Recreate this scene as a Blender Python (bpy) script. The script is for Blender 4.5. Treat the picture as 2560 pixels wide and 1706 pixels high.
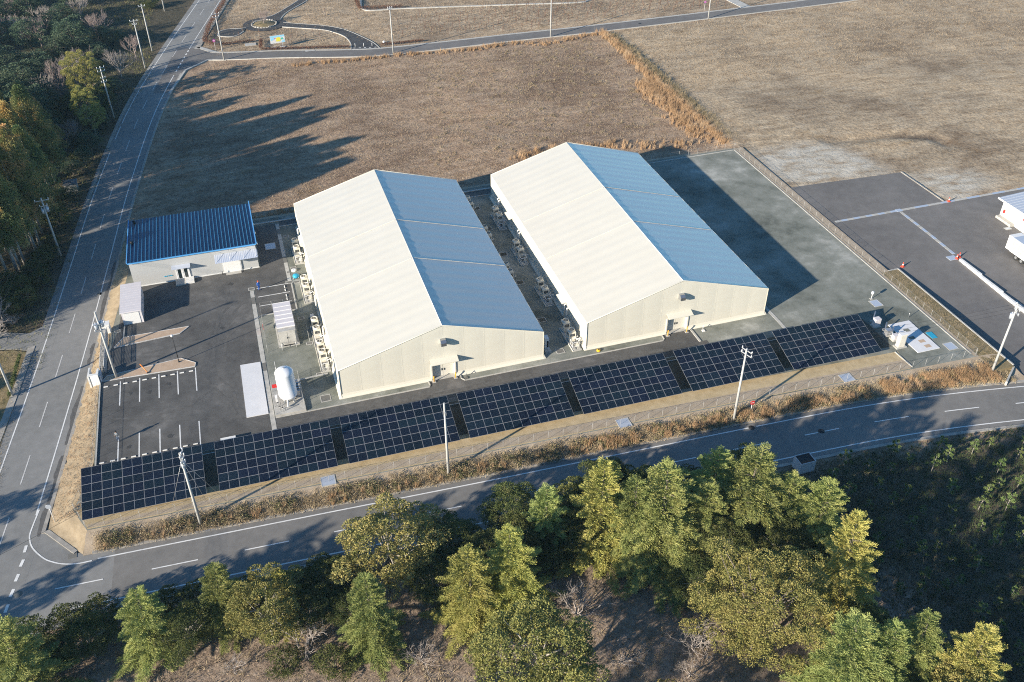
# Aerial view of a fenced industrial site: two membrane warehouses, a solar row, an office, roads, fields and woods.
# World frame: metres, X runs along the warehouse fronts, Y away from the camera, z = 0 is the yard, roads and fields lie at z = -0.8.
import bpy, math, random
import numpy as np
from mathutils import Vector, Matrix

sc = bpy.context.scene
for _o in list(bpy.data.objects): bpy.data.objects.remove(_o)
COL = sc.collection
random.seed(7); rng = np.random.default_rng(7)
pi = math.pi; rad = math.radians

# ------------------------------------------------------------------ camera
cd = bpy.data.cameras.new('camera'); cam = bpy.data.objects.new('camera', cd); COL.objects.link(cam)
_f = Vector((0.23690908, 0.76383291, -0.60036104)); _r = Vector((0.9539136, -0.30003448, -0.00530583)); _u = Vector((0.18418178, 0.57143556, 0.79971149))
M = Matrix(((_r.x, _u.x, -_f.x, -6.5244), (_r.y, _u.y, -_f.y, -99.2165), (_r.z, _u.z, -_f.z, 82.0), (0, 0, 0, 1)))
cam.matrix_world = M
cd.sensor_width = 36.0; cd.lens = 2331.233 / 2560 * 36; cd.clip_start = 0.5; cd.clip_end = 6000
sc.camera = cam

# ------------------------------------------------------------------ sky, sun, exposure
SUN_AZ = rad(180 + 23.0); SUN_EL = rad(18.2)
sv = Vector((math.cos(SUN_EL) * math.cos(SUN_AZ), math.cos(SUN_EL) * math.sin(SUN_AZ), math.sin(SUN_EL)))
w = bpy.data.worlds.new('World'); sc.world = w; w.use_nodes = True
nt = w.node_tree; bg = nt.nodes['Background']
sky = nt.nodes.new('ShaderNodeTexSky'); sky.sky_type = 'NISHITA'; sky.sun_disc = False
sky.sun_elevation = SUN_EL; sky.sun_rotation = math.atan2(sv.x, sv.y)
sky.air_density = 1.0; sky.dust_density = 0.0; sky.ozone_density = 3.0
tint = nt.nodes.new('ShaderNodeMix'); tint.data_type = 'RGBA'; tint.blend_type = 'MULTIPLY'; tint.inputs[0].default_value = 1.0; tint.inputs[7].default_value = (0.70, 0.99, 1.13, 1)   # the camera's cool white balance
nt.links.new(sky.outputs[0], tint.inputs[6]); nt.links.new(tint.outputs[2], bg.inputs[0]); bg.inputs[1].default_value = 0.079
sl = bpy.data.lights.new('sun', 'SUN'); sl.energy = 5.0; sl.angle = rad(0.7); sl.color = (1.0, 0.89, 0.73)
so = bpy.data.objects.new('sun', sl); COL.objects.link(so); so.rotation_euler = sv.to_track_quat('Z', 'Y').to_euler()
sc.view_settings.view_transform = 'Standard'; sc.view_settings.look = 'None'
sc.view_settings.exposure = 1.08; sc.view_settings.gamma = 1.0; sc.view_settings.use_curve_mapping = False
sc.render.engine = 'CYCLES'
sc.cycles.max_bounces = 6; sc.cycles.diffuse_bounces = 3; sc.cycles.transparent_max_bounces = 8
sc.cycles.use_denoising = False; sc.cycles.pixel_filter_type = 'BLACKMAN_HARRIS'; sc.cycles.filter_width = 1.05

# ------------------------------------------------------------------ materials
MATS = {}
def mat(name, cols, rough=0.85, scale=1.0, *a, coat=0.0, lo=0.33, hi=0.67, **kw):
    m = mat_(name, cols, rough, scale, *a, lo=lo, hi=hi, **kw)
    if coat: b = m.node_tree.nodes['Principled BSDF']; b.inputs['Coat Weight'].default_value = coat; b.inputs['Coat Roughness'].default_value = 0.22
    return m
def mat_(name, cols, rough=0.85, scale=1.0, detail=6, bump=0.0, bscale=None, bdist=0.05, metal=0.0, spec=0.3, trans=0.0, stretch=None, coord='pos', big=None, rand=0.0, lo=0.33, hi=0.67):
    """Principled material: a ramp through `cols` driven by world-space noise, optional bump, translucency, per-object variation."""
    m = bpy.data.materials.new(name); m.use_nodes = True; t = m.node_tree; N = t.nodes; Lk = t.links
    b = N['Principled BSDF']; b.inputs['Roughness'].default_value = rough; b.inputs['Metallic'].default_value = metal
    b.inputs['Specular IOR Level'].default_value = spec
    if isinstance(cols[0], (int, float)): cols = [cols]
    vec = None
    if len(cols) > 1 or bump:
        if coord == 'pos': vec = N.new('ShaderNodeNewGeometry').outputs['Position']
        else: vec = N.new('ShaderNodeTexCoord').outputs['Object']
        if stretch:
            mp = N.new('ShaderNodeMapping'); mp.inputs['Scale'].default_value = stretch[:3]
            if len(stretch) > 3: mp.inputs['Rotation'].default_value = (0, 0, stretch[3])
            Lk.new(vec, mp.inputs[0]); vec = mp.outputs[0]
    col = None
    if len(cols) > 1:
        n = N.new('ShaderNodeTexNoise'); n.inputs['Scale'].default_value = scale; n.inputs['Detail'].default_value = detail; n.inputs['Roughness'].default_value = 0.65
        Lk.new(vec, n.inputs['Vector']); r = N.new('ShaderNodeValToRGB'); fac = n.outputs['Fac']
        if big:   # a second, coarser noise added to the factor
            n2 = N.new('ShaderNodeTexNoise'); n2.inputs['Scale'].default_value = big; n2.inputs['Detail'].default_value = 4; Lk.new(vec, n2.inputs['Vector'])
            a = N.new('ShaderNodeMath'); a.operation = 'ADD'; Lk.new(fac, a.inputs[0]); Lk.new(n2.outputs['Fac'], a.inputs[1])
            a2 = N.new('ShaderNodeMath'); a2.operation = 'MULTIPLY'; a2.inputs[1].default_value = 0.5; Lk.new(a.outputs[0], a2.inputs[0]); fac = a2.outputs[0]
        Lk.new(fac, r.inputs[0]); e = r.color_ramp.elements; k = len(cols)
        while len(e) < k: e.new(0.5)
        for i, c in enumerate(cols): e[i].position = lo + (hi - lo) * i / (k - 1); e[i].color = (*c[:3], 1)
        col = r.outputs[0]
    else: b.inputs['Base Color'].default_value = (*cols[0][:3], 1)
    if rand:
        oi = N.new('ShaderNodeObjectInfo'); hs = N.new('ShaderNodeHueSaturation')
        mr = N.new('ShaderNodeMapRange'); mr.inputs[3].default_value = 1 - rand; mr.inputs[4].default_value = 1 + rand; Lk.new(oi.outputs['Random'], mr.inputs[0])
        Lk.new(mr.outputs[0], hs.inputs['Value'])
        mr2 = N.new('ShaderNodeMapRange'); mr2.inputs[3].default_value = 0.5 - rand * 0.09; mr2.inputs[4].default_value = 0.5 + rand * 0.09
        ml = N.new('ShaderNodeMath'); ml.operation = 'FRACT'; m2 = N.new('ShaderNodeMath'); m2.operation = 'MULTIPLY'; m2.inputs[1].default_value = 7.31
        Lk.new(oi.outputs['Random'], m2.inputs[0]); Lk.new(m2.outputs[0], ml.inputs[0]); Lk.new(ml.outputs[0], mr2.inputs[0]); Lk.new(mr2.outputs[0], hs.inputs['Hue'])
        if col: Lk.new(col, hs.inputs['Color'])
        else: hs.inputs['Color'].default_value = (*cols[0][:3], 1)
        col = hs.outputs[0]
    if col: Lk.new(col, b.inputs['Base Color'])
    if bump:
        n = N.new('ShaderNodeTexNoise'); n.inputs['Scale'].default_value = bscale or scale * 3; n.inputs['Detail'].default_value = 5; Lk.new(vec, n.inputs['Vector'])
        bp = N.new('ShaderNodeBump'); bp.inputs['Strength'].default_value = bump; bp.inputs['Distance'].default_value = bdist
        Lk.new(n.outputs['Fac'], bp.inputs['Height']); Lk.new(bp.outputs[0], b.inputs['Normal'])
    if trans:
        out = N['Material Output']; tr = N.new('ShaderNodeBsdfTranslucent'); mx = N.new('ShaderNodeMixShader'); mx.inputs[0].default_value = trans
        if col: Lk.new(col, tr.inputs[0])
        else: tr.inputs[0].default_value = (*cols[0][:3], 1)
        Lk.new(b.outputs[0], mx.inputs[1]); Lk.new(tr.outputs[0], mx.inputs[2]); Lk.new(mx.outputs[0], out.inputs[0])
    MATS[name] = m
    return m

mat('asphalt_road', [(0.165, 0.165, 0.16), (0.215, 0.213, 0.205), (0.26, 0.255, 0.245)], 0.9, 0.9, 8, 0.25, 14, 0.02, big=0.07)
mat('asphalt_side', [(0.14, 0.135, 0.128), (0.18, 0.173, 0.163), (0.22, 0.21, 0.197)], 0.9, 0.8, 8, 0.25, 14, 0.02, big=0.06)
mat('asphalt_yard', [(0.056, 0.055, 0.054), (0.084, 0.082, 0.079), (0.112, 0.109, 0.104), (0.175, 0.167, 0.157)], 0.88, 0.55, 9, 0.3, 16, 0.02, big=0.1)
mat('asphalt_lot', [(0.122, 0.114, 0.109), (0.155, 0.146, 0.139), (0.195, 0.183, 0.174)], 0.9, 0.5, 8, 0.2, 16, 0.02, big=0.08)
mat('asphalt_path', [(0.045, 0.045, 0.048), (0.07, 0.07, 0.072)], 0.9, 0.6)
mat('asphalt_patch', [(0.085, 0.083, 0.08), (0.13, 0.125, 0.12)], 0.85, 1.5)
mat('gravel', [(0.10, 0.107, 0.09), (0.17, 0.178, 0.152), (0.23, 0.236, 0.207), (0.36, 0.36, 0.325)], 0.95, 0.3, 9, 0.5, 9, 0.03, big=0.06, lo=0.38, hi=0.63)
mat('concrete', [(0.33, 0.325, 0.30), (0.42, 0.41, 0.38), (0.48, 0.47, 0.44)], 0.85, 1.3, 7, 0.15, 20, 0.01)
mat('concrete_old', [(0.24, 0.225, 0.20), (0.32, 0.30, 0.27), (0.40, 0.38, 0.34)], 0.9, 1.0, 7, 0.2, 20, 0.01)
mat('slab_white', [(0.60, 0.60, 0.61), (0.66, 0.66, 0.67)], 0.7, 0.6)
mat('paint_white', [(0.55, 0.55, 0.54), (0.68, 0.68, 0.66), (0.74, 0.74, 0.72)], 0.7, 2.0)
mat('paint_worn', [(0.36, 0.355, 0.34), (0.52, 0.51, 0.49), (0.62, 0.61, 0.59)], 0.7, 3.0)
mat('membrane', [(0.60, 0.575, 0.49), (0.615, 0.59, 0.505)], 0.62, 0.25, 4, spec=0.35)
mat('membrane_roof', [(0.575, 0.55, 0.475), (0.60, 0.575, 0.50)], 0.3, 0.2, 4, spec=1.0, coat=0.8)
mat('cream_steel', [(0.62, 0.60, 0.53)], 0.5)
mat('unit_beige', [(0.60, 0.57, 0.49), (0.66, 0.63, 0.55)], 0.5, 1.5)
mat('white_steel', [(0.70, 0.70, 0.69)], 0.45)
mat('tank_white', [(0.72, 0.73, 0.74)], 0.3, spec=0.5)
mat('dark', [(0.02, 0.021, 0.023)], 0.6)
mat('rubber', [(0.03, 0.03, 0.03)], 0.8)
mat('grille', [(0.16, 0.155, 0.14)], 0.7)
mat('steel', [(0.42, 0.43, 0.44)], 0.4, metal=0.6)
mat('galvanised', [(0.46, 0.47, 0.48), (0.56, 0.57, 0.58)], 0.5, 3.0, metal=0.35)
mat('fence_post', [(0.40, 0.40, 0.39)], 0.6, metal=0.2)
mat('wire_mesh', [(0.30, 0.30, 0.29)], 0.6, metal=0.3)
mat('stainless', [(0.45, 0.46, 0.48)], 0.25, metal=0.85)
mat('roof_blue', [(0.003, 0.022, 0.078), (0.005, 0.03, 0.10)], 0.38, 0.5, spec=0.5)
mat('trim_blue', [(0.10, 0.34, 0.66)], 0.4)
mat('rib_blue_sunlit', [(0.045, 0.21, 0.37)], 0.35, spec=0.6)  # paler than the roof: sunlight caught by the ribs, put into the colour
mat('office_wall', [(0.41, 0.415, 0.41), (0.425, 0.43, 0.425)], 0.7, 0.1)
mat('canopy_metal', [(0.56, 0.60, 0.68)], 0.4, metal=0.2)
mat('shed_panel', [(0.58, 0.55, 0.56), (0.62, 0.59, 0.60)], 0.55, 0.7)
mat('glass_dark', [(0.012, 0.02, 0.022)], 0.08, spec=0.8)
mat('solar_cell', [(0.005, 0.010, 0.019)], 0.15, spec=0.45, rand=0.3)
mat('solar_frame', [(0.30, 0.31, 0.33)], 0.4, metal=0.3)
mat('pole_concrete', [(0.40, 0.40, 0.385), (0.46, 0.46, 0.44)], 0.85, 1.0)
mat('insulator', [(0.62, 0.63, 0.64)], 0.35)
mat('cable', [(0.03, 0.03, 0.032)], 0.7)
mat('yellow_paint', [(0.72, 0.40, 0.03)], 0.45)
mat('orange_paint', [(0.75, 0.24, 0.04)], 0.5)
mat('red_paint', [(0.55, 0.03, 0.03)], 0.5)
mat('cone_red', [(0.75, 0.07, 0.03)], 0.5)
mat('cyan_paint', [(0.03, 0.32, 0.50)], 0.5)
mat('tarp_blue', [(0.02, 0.26, 0.42), (0.03, 0.34, 0.52)], 0.5, 2)
mat('soil_tan', [(0.28, 0.22, 0.14), (0.35, 0.275, 0.18), (0.41, 0.33, 0.22)], 0.95, 0.9, 8, 0.5, 5, 0.04)
mat('soil_gold', [(0.36, 0.28, 0.165), (0.44, 0.345, 0.205), (0.49, 0.39, 0.245)], 0.95, 0.9, 8, 0.5, 5, 0.04)
mat('tyre_mark', [(0.078, 0.076, 0.073), (0.105, 0.102, 0.097), (0.125, 0.12, 0.114)], 0.9, 1.2)
mat('straw', [(0.33, 0.26, 0.16), (0.42, 0.335, 0.21), (0.50, 0.41, 0.27)], scale=0.4, rough=0.95)
mat('oil_stain', [(0.05, 0.05, 0.049), (0.07, 0.069, 0.067)], 0.7, 2.0)
mat('soil_bank', [(0.32, 0.25, 0.175), (0.38, 0.305, 0.22), (0.42, 0.345, 0.26)], 0.95, 0.7, 8, 0.5, 5, 0.05)
mat('soil_and_shade', [(0.05, 0.048, 0.035), (0.085, 0.078, 0.06), (0.11, 0.10, 0.08)], 0.95, 0.5, 8, 0.4, 6, 0.03)
mat('verge_grass', [(0.13, 0.11, 0.05), (0.22, 0.17, 0.09), (0.29, 0.22, 0.13)], 0.95, 0.8, 8, 0.6, 6, 0.05)
mat('island_soil', [(0.40, 0.29, 0.20), (0.49, 0.37, 0.27)], 0.95, 1.2, 7, 0.4, 8, 0.03)
mat('bark', [(0.12, 0.10, 0.085), (0.20, 0.17, 0.145)], 0.95, 3.0)
mat('bark_pale', [(0.28, 0.255, 0.225), (0.38, 0.35, 0.31)], 0.95, 2.0)
mat('twig_grey', [(0.33, 0.29, 0.265), (0.42, 0.375, 0.345)], 0.95, 1.0)
mat('twig_pink', [(0.27, 0.215, 0.20), (0.34, 0.275, 0.255)], 0.95, 1.0)
mat('twig_brown', [(0.16, 0.095, 0.07), (0.24, 0.14, 0.10)], 0.95, 1.0)
LEAF = dict(rough=0.7, spec=0.15, trans=0.22, rand=0.18)
mat('leaf_cedar', [(0.18, 0.23, 0.07), (0.315, 0.35, 0.115), (0.44, 0.435, 0.155)], scale=0.9, **LEAF)
mat('leaf_cedar_yellow', [(0.27, 0.29, 0.08), (0.425, 0.41, 0.12), (0.54, 0.48, 0.16)], scale=0.8, **LEAF)
mat('leaf_oak', [(0.13, 0.155, 0.05), (0.28, 0.27, 0.09), (0.44, 0.375, 0.13)], scale=1.3, **LEAF)
mat('leaf_camphor', [(0.18, 0.205, 0.06), (0.345, 0.335, 0.105), (0.48, 0.42, 0.14)], scale=0.9, **LEAF)
mat('leaf_shrub', [(0.045, 0.065, 0.022), (0.095, 0.115, 0.038), (0.18, 0.17, 0.065)], scale=1.2, **LEAF)
mat('leaf_sugi', [(0.08, 0.125, 0.05), (0.15, 0.19, 0.075), (0.27, 0.26, 0.10), (0.56, 0.37, 0.15)], scale=0.3, lo=0.36, hi=0.61, **LEAF)
mat('leaf_pine', [(0.08, 0.13, 0.045), (0.15, 0.21, 0.07), (0.24, 0.28, 0.10)], scale=1.0, **LEAF)
mat('leaf_dark', [(0.045, 0.075, 0.05), (0.085, 0.125, 0.075), (0.14, 0.17, 0.105)], scale=0.5, **LEAF)
mat('hedge_brown', [(0.10, 0.045, 0.03), (0.17, 0.085, 0.05)], scale=1.5, rough=0.9)
mat('weed_shaded', [(0.03, 0.05, 0.02), (0.055, 0.08, 0.03), (0.10, 0.11, 0.05)], scale=0.5, rough=0.95)  # weed green darkened so the plantation slope reads as tree shade
mat('reed', [(0.30, 0.20, 0.115), (0.45, 0.295, 0.165), (0.53, 0.395, 0.26)], scale=0.25, rough=0.9, trans=0.2)
mat('weed_brown', [(0.17, 0.14, 0.075), (0.29, 0.23, 0.14), (0.40, 0.32, 0.21)], scale=0.5, rough=0.95)
mat('weed_green', [(0.075, 0.095, 0.035), (0.14, 0.145, 0.06), (0.23, 0.195, 0.10)], scale=0.6, rough=0.95)
mat('dry_grass', [(0.24, 0.18, 0.12), (0.32, 0.25, 0.17), (0.39, 0.315, 0.225)], scale=0.3, rough=0.95)
mat('cloth_blue', [(0.03, 0.12, 0.45)], 0.8)
mat('cloth_grey', [(0.16, 0.18, 0.20)], 0.85)
mat('cloth_jeans', [(0.06, 0.09, 0.15)], 0.85)
mat('skin', [(0.48, 0.30, 0.21)], 0.6)
mat('hair', [(0.012, 0.010, 0.009)], 0.6)
mat('sign_blue', [(0.30, 0.62, 0.80)], 0.4)
mat('sign_yellow', [(0.78, 0.70, 0.08)], 0.4)
mat('sign_green', [(0.08, 0.50, 0.36)], 0.4)
mat('sign_purple', [(0.45, 0.10, 0.35)], 0.4)
mat('silver_panel', [(0.50, 0.54, 0.60)], 0.35, metal=0.3)

# ------------------------------------------------------------------ mesh builder and object helpers
class MB:
    def __init__(s): s.v = []; s.f = []; s.mi = []; s.sm = []
    def add(s, vs, fs, mi=0, smooth=False):
        b = len(s.v); s.v += [tuple(p) for p in vs]
        for f in fs: s.f.append(tuple(b + i for i in f)); s.mi.append(mi); s.sm.append(smooth)
        return s
    def box(s, x0, y0, z0, x1, y1, z1, mi=0):
        return s.add([(x0,y0,z0),(x1,y0,z0),(x1,y1,z0),(x0,y1,z0),(x0,y0,z1),(x1,y0,z1),(x1,y1,z1),(x0,y1,z1)],
                     [(0,3,2,1),(4,5,6,7),(0,1,5,4),(1,2,6,5),(2,3,7,6),(3,0,4,7)], mi)
    def prism(s, poly, z0, z1, mi=0):     # upright prism over a counter-clockwise outline
        n = len(poly); v = [(x, y, z0) for x, y in poly] + [(x, y, z1) for x, y in poly]
        f = [tuple(range(n, 2*n)), tuple(range(n-1, -1, -1))] + [(i, (i+1) % n, n + (i+1) % n, n + i) for i in range(n)]
        return s.add(v, f, mi)
    def tube(s, pts, radii, n=6, mi=0, cap=True, smooth=True):
        pts = [Vector(p) for p in pts]; k = len(pts)
        if not hasattr(radii, '__len__'): radii = [radii] * k
        v = []; ref = None
        for i, p in enumerate(pts):
            d = (pts[min(i+1, k-1)] - pts[max(i-1, 0)]).normalized()
            if ref is None: ref = Vector((0, 0, 1)) if abs(d.z) < 0.9 else Vector((1, 0, 0))
            a = d.cross(ref).normalized(); b2 = d.cross(a).normalized(); ref = a.cross(d) if abs(a.cross(d).length) > .1 else ref
            v += [p + a * (radii[i] * math.cos(2*pi*j/n)) + b2 * (radii[i] * math.sin(2*pi*j/n)) for j in range(n)]
        f = [(i*n+j, i*n+(j+1) % n, (i+1)*n+(j+1) % n, (i+1)*n+j) for i in range(k-1) for j in range(n)]
        s.add(v, f, mi, smooth)
        if cap:
            b = len(s.v) - len(v); s.f.append(tuple(b + j for j in range(n-1, -1, -1))); s.mi.append(mi); s.sm.append(False)
            s.f.append(tuple(b + (k-1)*n + j for j in range(n))); s.mi.append(mi); s.sm.append(False)
        return s
    def lathe(s, prof, cx=0, cy=0, n=20, mi=0, smooth=True):   # profile of (radius, z)
        k = len(prof); v = [(cx + r*math.cos(2*pi*j/n), cy + r*math.sin(2*pi*j/n), z) for r, z in prof for j in range(n)]
        f = [(i*n+j, i*n+(j+1) % n, (i+1)*n+(j+1) % n, (i+1)*n+j) for i in range(k-1) for j in range(n)]
        return s.add(v, f, mi, smooth)
    def mesh(s, name, mats):
        me = bpy.data.meshes.new(name); me.from_pydata(s.v, [], s.f)
        for m in (mats if isinstance(mats, (list, tuple)) else [mats]): me.materials.append(MATS[m])
        me.polygons.foreach_set('material_index', s.mi); me.polygons.foreach_set('use_smooth', s.sm); me.update()
        return me
    def build(s, name, mats, parent=None): return link(name, s.mesh(name, mats), parent)
def link(name, me, parent=None, loc=None, rz=0.0, scale=None):
    o = bpy.data.objects.new(name, me); COL.objects.link(o)
    if parent: o.parent = parent
    if loc is not None: o.location = loc
    if rz: o.rotation_euler = (0, 0, rz)
    if scale is not None: o.scale = scale if hasattr(scale, '__len__') else (scale,)*3
    return o
def tag(o, label=None, cat=None, group=None, kind=None):
    if label: o['label'] = label
    if cat: o['category'] = cat
    if group: o['group'] = group
    if kind: o['kind'] = kind
    return o
def thing(name, label, cat, loc=(0, 0, 0), rz=0.0, group=None):
    return tag(link(name, None, None, loc, rz), label, cat, group)
def box(name, m, b, parent=None): return MB().box(*b).build(name, m, parent)
def dup(root, loc=None, rz=None, label=None, group=None, scale=None):
    r = root.copy(); COL.objects.link(r)
    if loc is not None: r.location = loc
    if rz is not None: r.rotation_euler = (0, 0, rz)
    if scale is not None: r.scale = scale
    if label: r['label'] = label
    if group: r['group'] = group
    for ch in list(root.children):
        c = ch.copy(); COL.objects.link(c); c.parent = r
        for g in list(ch.children):
            d = g.copy(); COL.objects.link(d); d.parent = c
    return r
def np_mesh(name, V, F, m, smooth=False):     # many equal-sided faces from arrays
    me = bpy.data.meshes.new(name); V = np.asarray(V, np.float32); F = np.asarray(F, np.int32); k = F.shape[1]
    me.vertices.add(len(V)); me.vertices.foreach_set('co', V.ravel())
    me.loops.add(F.size); me.loops.foreach_set('vertex_index', F.ravel())
    me.polygons.add(len(F)); me.polygons.foreach_set('loop_start', np.arange(0, F.size, k, dtype=np.int32)); me.polygons.foreach_set('loop_total', np.full(len(F), k, np.int32))
    me.materials.append(MATS[m]); me.update(calc_edges=True)
    if smooth: me.polygons.foreach_set('use_smooth', np.ones(len(F), bool))
    return me
def sheet(name, poly, z, m, kind='structure', parent=None, thick=0.0):
    b = MB(); poly = list(poly)
    if sum(poly[i-1][0]*poly[i][1] - poly[i][0]*poly[i-1][1] for i in range(len(poly))) < 0: poly = poly[::-1]
    if thick: b.prism(poly, z - thick, z)
    else: b.add([(x, y, z) for x, y in poly], [tuple(range(len(poly)))])
    o = b.build(name, m, parent)
    if kind and not parent: tag(o, kind=kind)
    return o
def rect(x0, y0, x1, y1): return [(x0, y0), (x1, y0), (x1, y1), (x0, y1)]
ORD = ['first', 'second', 'third', 'fourth', 'fifth', 'sixth', 'seventh', 'eighth', 'ninth', 'tenth', 'eleventh', 'twelfth']

def spline(pts, n=8):           # Catmull-Rom through 2-D points
    P = [np.array(p, float) for p in pts]; P = [2*P[0]-P[1]] + P + [2*P[-1]-P[-2]]; out = []
    for i in range(1, len(P)-2):
        for t in np.linspace(0, 1, n, endpoint=False):
            a, b, c, d = P[i-1], P[i], P[i+1], P[i+2]
            out.append(0.5*((2*b) + (-a+c)*t + (2*a-5*b+4*c-d)*t*t + (-a+3*b-3*c+d)*t**3))
    out.append(P[-2]); return np.array(out)
def offset(C, d):               # parallel curve, positive to the left of travel
    T = np.gradient(C, axis=0); T /= np.linalg.norm(T, axis=1)[:, None]
    return C + np.stack([-T[:, 1], T[:, 0]], 1) * d
def ribbon(C, d0, d1, z, b=None, drop=0.0, mi=0):   # strip between two parallel curves, sides dropped by `drop`
    A, B = offset(C, d0), offset(C, d1); n = len(C); b = b or MB()
    v = [(x, y, z) for x, y in A] + [(x, y, z) for x, y in B]; f = [(i, i+1, n+i+1, n+i) for i in range(n-1)]
    if d1 < d0: f = f
    else: f = [q[::-1] for q in f]
    if drop:
        v += [(x, y, z-drop) for x, y in A] + [(x, y, z-drop) for x, y in B]
        f += [(i, 2*n+i, 2*n+i+1, i+1) for i in range(n-1)] + [(n+i, n+i+1, 3*n+i+1, 3*n+i) for i in range(n-1)]
    return b.add(v, f, mi)
def along(C):                   # arc length and sampler
    s = np.concatenate([[0], np.cumsum(np.linalg.norm(np.diff(C, axis=0), axis=1))])
    return s, lambda q: np.array([np.interp(q, s, C[:, 0]), np.interp(q, s, C[:, 1])])
def sub(C, s0, s1, n=12):
    s, at = along(C); return np.array([at(q) for q in np.linspace(s0, s1, n)])
def in_poly(X, Y, poly):
    c = np.zeros(X.shape, bool); n = len(poly); j = n-1
    for i in range(n):
        xi, yi = poly[i]; xj, yj = poly[j]
        if yi != yj: c ^= ((yi > Y) != (yj > Y)) & (X < (xj-xi)*(Y-yi)/(yj-yi) + xi)
        j = i
    return c

# ================================================================== THE SETTING
L = -0.8
# ------------------------------------------------------------------ ground sheet with soil and grass zones
FIELD_R = [(89, 34), (89, 128.8), (420, 134), (420, 20), (89.5, 20)]
PARK = [(-12, 141), (1, 141), (31, 135), (66, 134), (420, 138), (420, 420), (20, 420), (-6, 200)]
WOOD_L = [(-90, -75), (-44, -75), (-41.5, -12), (-38.2, 45), (-36, 66), (-31, 105), (-22.5, 140), (-15.5, 170), (20, 300), (20, 420), (-90, 420)]
WOOD_B = [(-41, -26.5), (50, -29.4), (86, -32.2), (240, -60), (240, -75), (-41, -75)]
PALE = [(91, 50), (99, 50.5), (107, 49), (112, 44.5), (111, 38), (113.8, 34.5), (116, 31.5), (124, 30), (128, 26), (124, 21.8), (113.8, 21.5), (113.8, 34), (90, 35.5)]
def ground():
    x0, x1, y0, y1, st = -92.0, 244.0, -78.0, 262.0, 1.25
    xs = np.arange(x0, x1 + .1, st); ys = np.arange(y0, y1 + .1, st); X, Y = np.meshgrid(xs, ys); nx, ny = len(xs), len(ys)
    g = np.random.default_rng(3)
    def fbm(cell, s2):
        h = np.zeros(X.shape)
        for o in range(3):
            c = cell / 2**o; gx, gy = int((x1-x0)/c) + 3, int((y1-y0)/c) + 3; T = g.standard_normal((gy, gx))
            u, v = (X-x0)/c, (Y-y0)/c; i, j = u.astype(int), v.astype(int); a, b = u-i, v-j; a = a*a*(3-2*a); b = b*b*(3-2*b)
            h += (T[j, i]*(1-a)*(1-b) + T[j, i+1]*a*(1-b) + T[j+1, i]*(1-a)*b + T[j+1, i+1]*a*b) / 2**o
        return h * s2
    Xp, Yp = X + fbm(7, .9), Y + fbm(7, .9)
    Z = L - 0.10 + np.clip(fbm(5, .028), -.06, .07)
    Z = np.where(in_poly(X, Y, WOOD_L) | in_poly(X, Y, WOOD_B), Z + np.clip(fbm(6, .05), -.1, .02), Z)
    # shallow ditch in the right-hand field
    dd = np.array([(108, 51), (115.3, 50), (122.6, 49), (129.3, 46.2), (130.5, 42)]); D = np.full(X.shape, 99.0)
    for a, b in zip(dd[:-1], dd[1:]):
        t = np.clip(((X-a[0])*(b-a)[0] + (Y-a[1])*(b-a)[1]) / ((b-a)**2).sum(), 0, 1)
        D = np.minimum(D, np.hypot(X-a[0]-t*(b-a)[0], Y-a[1]-t*(b-a)[1]))
    Z -= 0.55 * np.exp(-(D/1.2)**2)
    sm = lambda v, a, b: np.clip((v-a)/(b-a), 0, 1)
    Z += .65*sm(X, 86.5, 89)*sm(X, 195, 150)*sm(Y, 6, 16)*sm(Y, 90, 56)      # the right-hand field lies a little higher beside the yard
    V = np.stack([X.ravel(), Y.ravel(), Z.ravel()], 1)
    q = np.arange(nx*ny).reshape(ny, nx); F = np.stack([q[:-1, :-1].ravel(), q[:-1, 1:].ravel(), q[1:, 1:].ravel(), q[1:, :-1].ravel()], 1)
    # outer skirt to the horizon
    e = 3500.0; n0 = len(V); zc = L - .1
    V = np.vstack([V, [(-e, -e, zc), (e, -e, zc), (e, e, zc), (-e, e, zc)]])
    c0, c1, c2, c3 = q[0, 0], q[0, -1], q[-1, -1], q[-1, 0]
    extra = [(n0, n0+1, c1, c0), (n0+1, n0+2, c2, c1), (n0+2, n0+3, c3, c2), (n0+3, n0, c0, c3)]
    F = np.vstack([F, extra])
    me = np_mesh('ground', V, F, 'dry_grass', smooth=True); me.materials.clear()
    zr = (in_poly(Xp, Yp, FIELD_R) * 1.0).ravel(); zp = in_poly(Xp, Yp, PARK).ravel() * 1.0
    zg = (in_poly(Xp, Yp, WOOD_L)).ravel() * 1.0; zb = in_poly(Xp, Yp, WOOD_B).ravel() * 1.0; zl = in_poly(Xp, Yp, PALE).ravel() * 1.0
    def soft(a):
        a = a.reshape(X.shape).astype(float)
        for _ in range(4):
            p = np.pad(a, 1, 'edge'); a = (p[:-2, 1:-1] + p[2:, 1:-1] + p[1:-1, :-2] + p[1:-1, 2:] + 2*p[1:-1, 1:-1])/6
        return a.ravel()
    zr, zp, zg, zb, zl = map(soft, (zr, zp, zg, zb, zl))
    z_shade = soft(in_poly(Xp, Yp, [(50, -29), (64, -30), (110, -40), (110, -80), (56, -80)])*1.0)  # plantation slope coloured dark to add to the tree shade
    def attr(n, r, g_, b_, a_):
        A = me.color_attributes.new(n, 'FLOAT_COLOR', 'POINT'); D4 = np.zeros((len(V), 4), np.float32)
        D4[:n0, 0] = r; D4[:n0, 1] = g_; D4[:n0, 2] = b_; D4[:n0, 3] = a_; A.data.foreach_set('color', D4.ravel())
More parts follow.
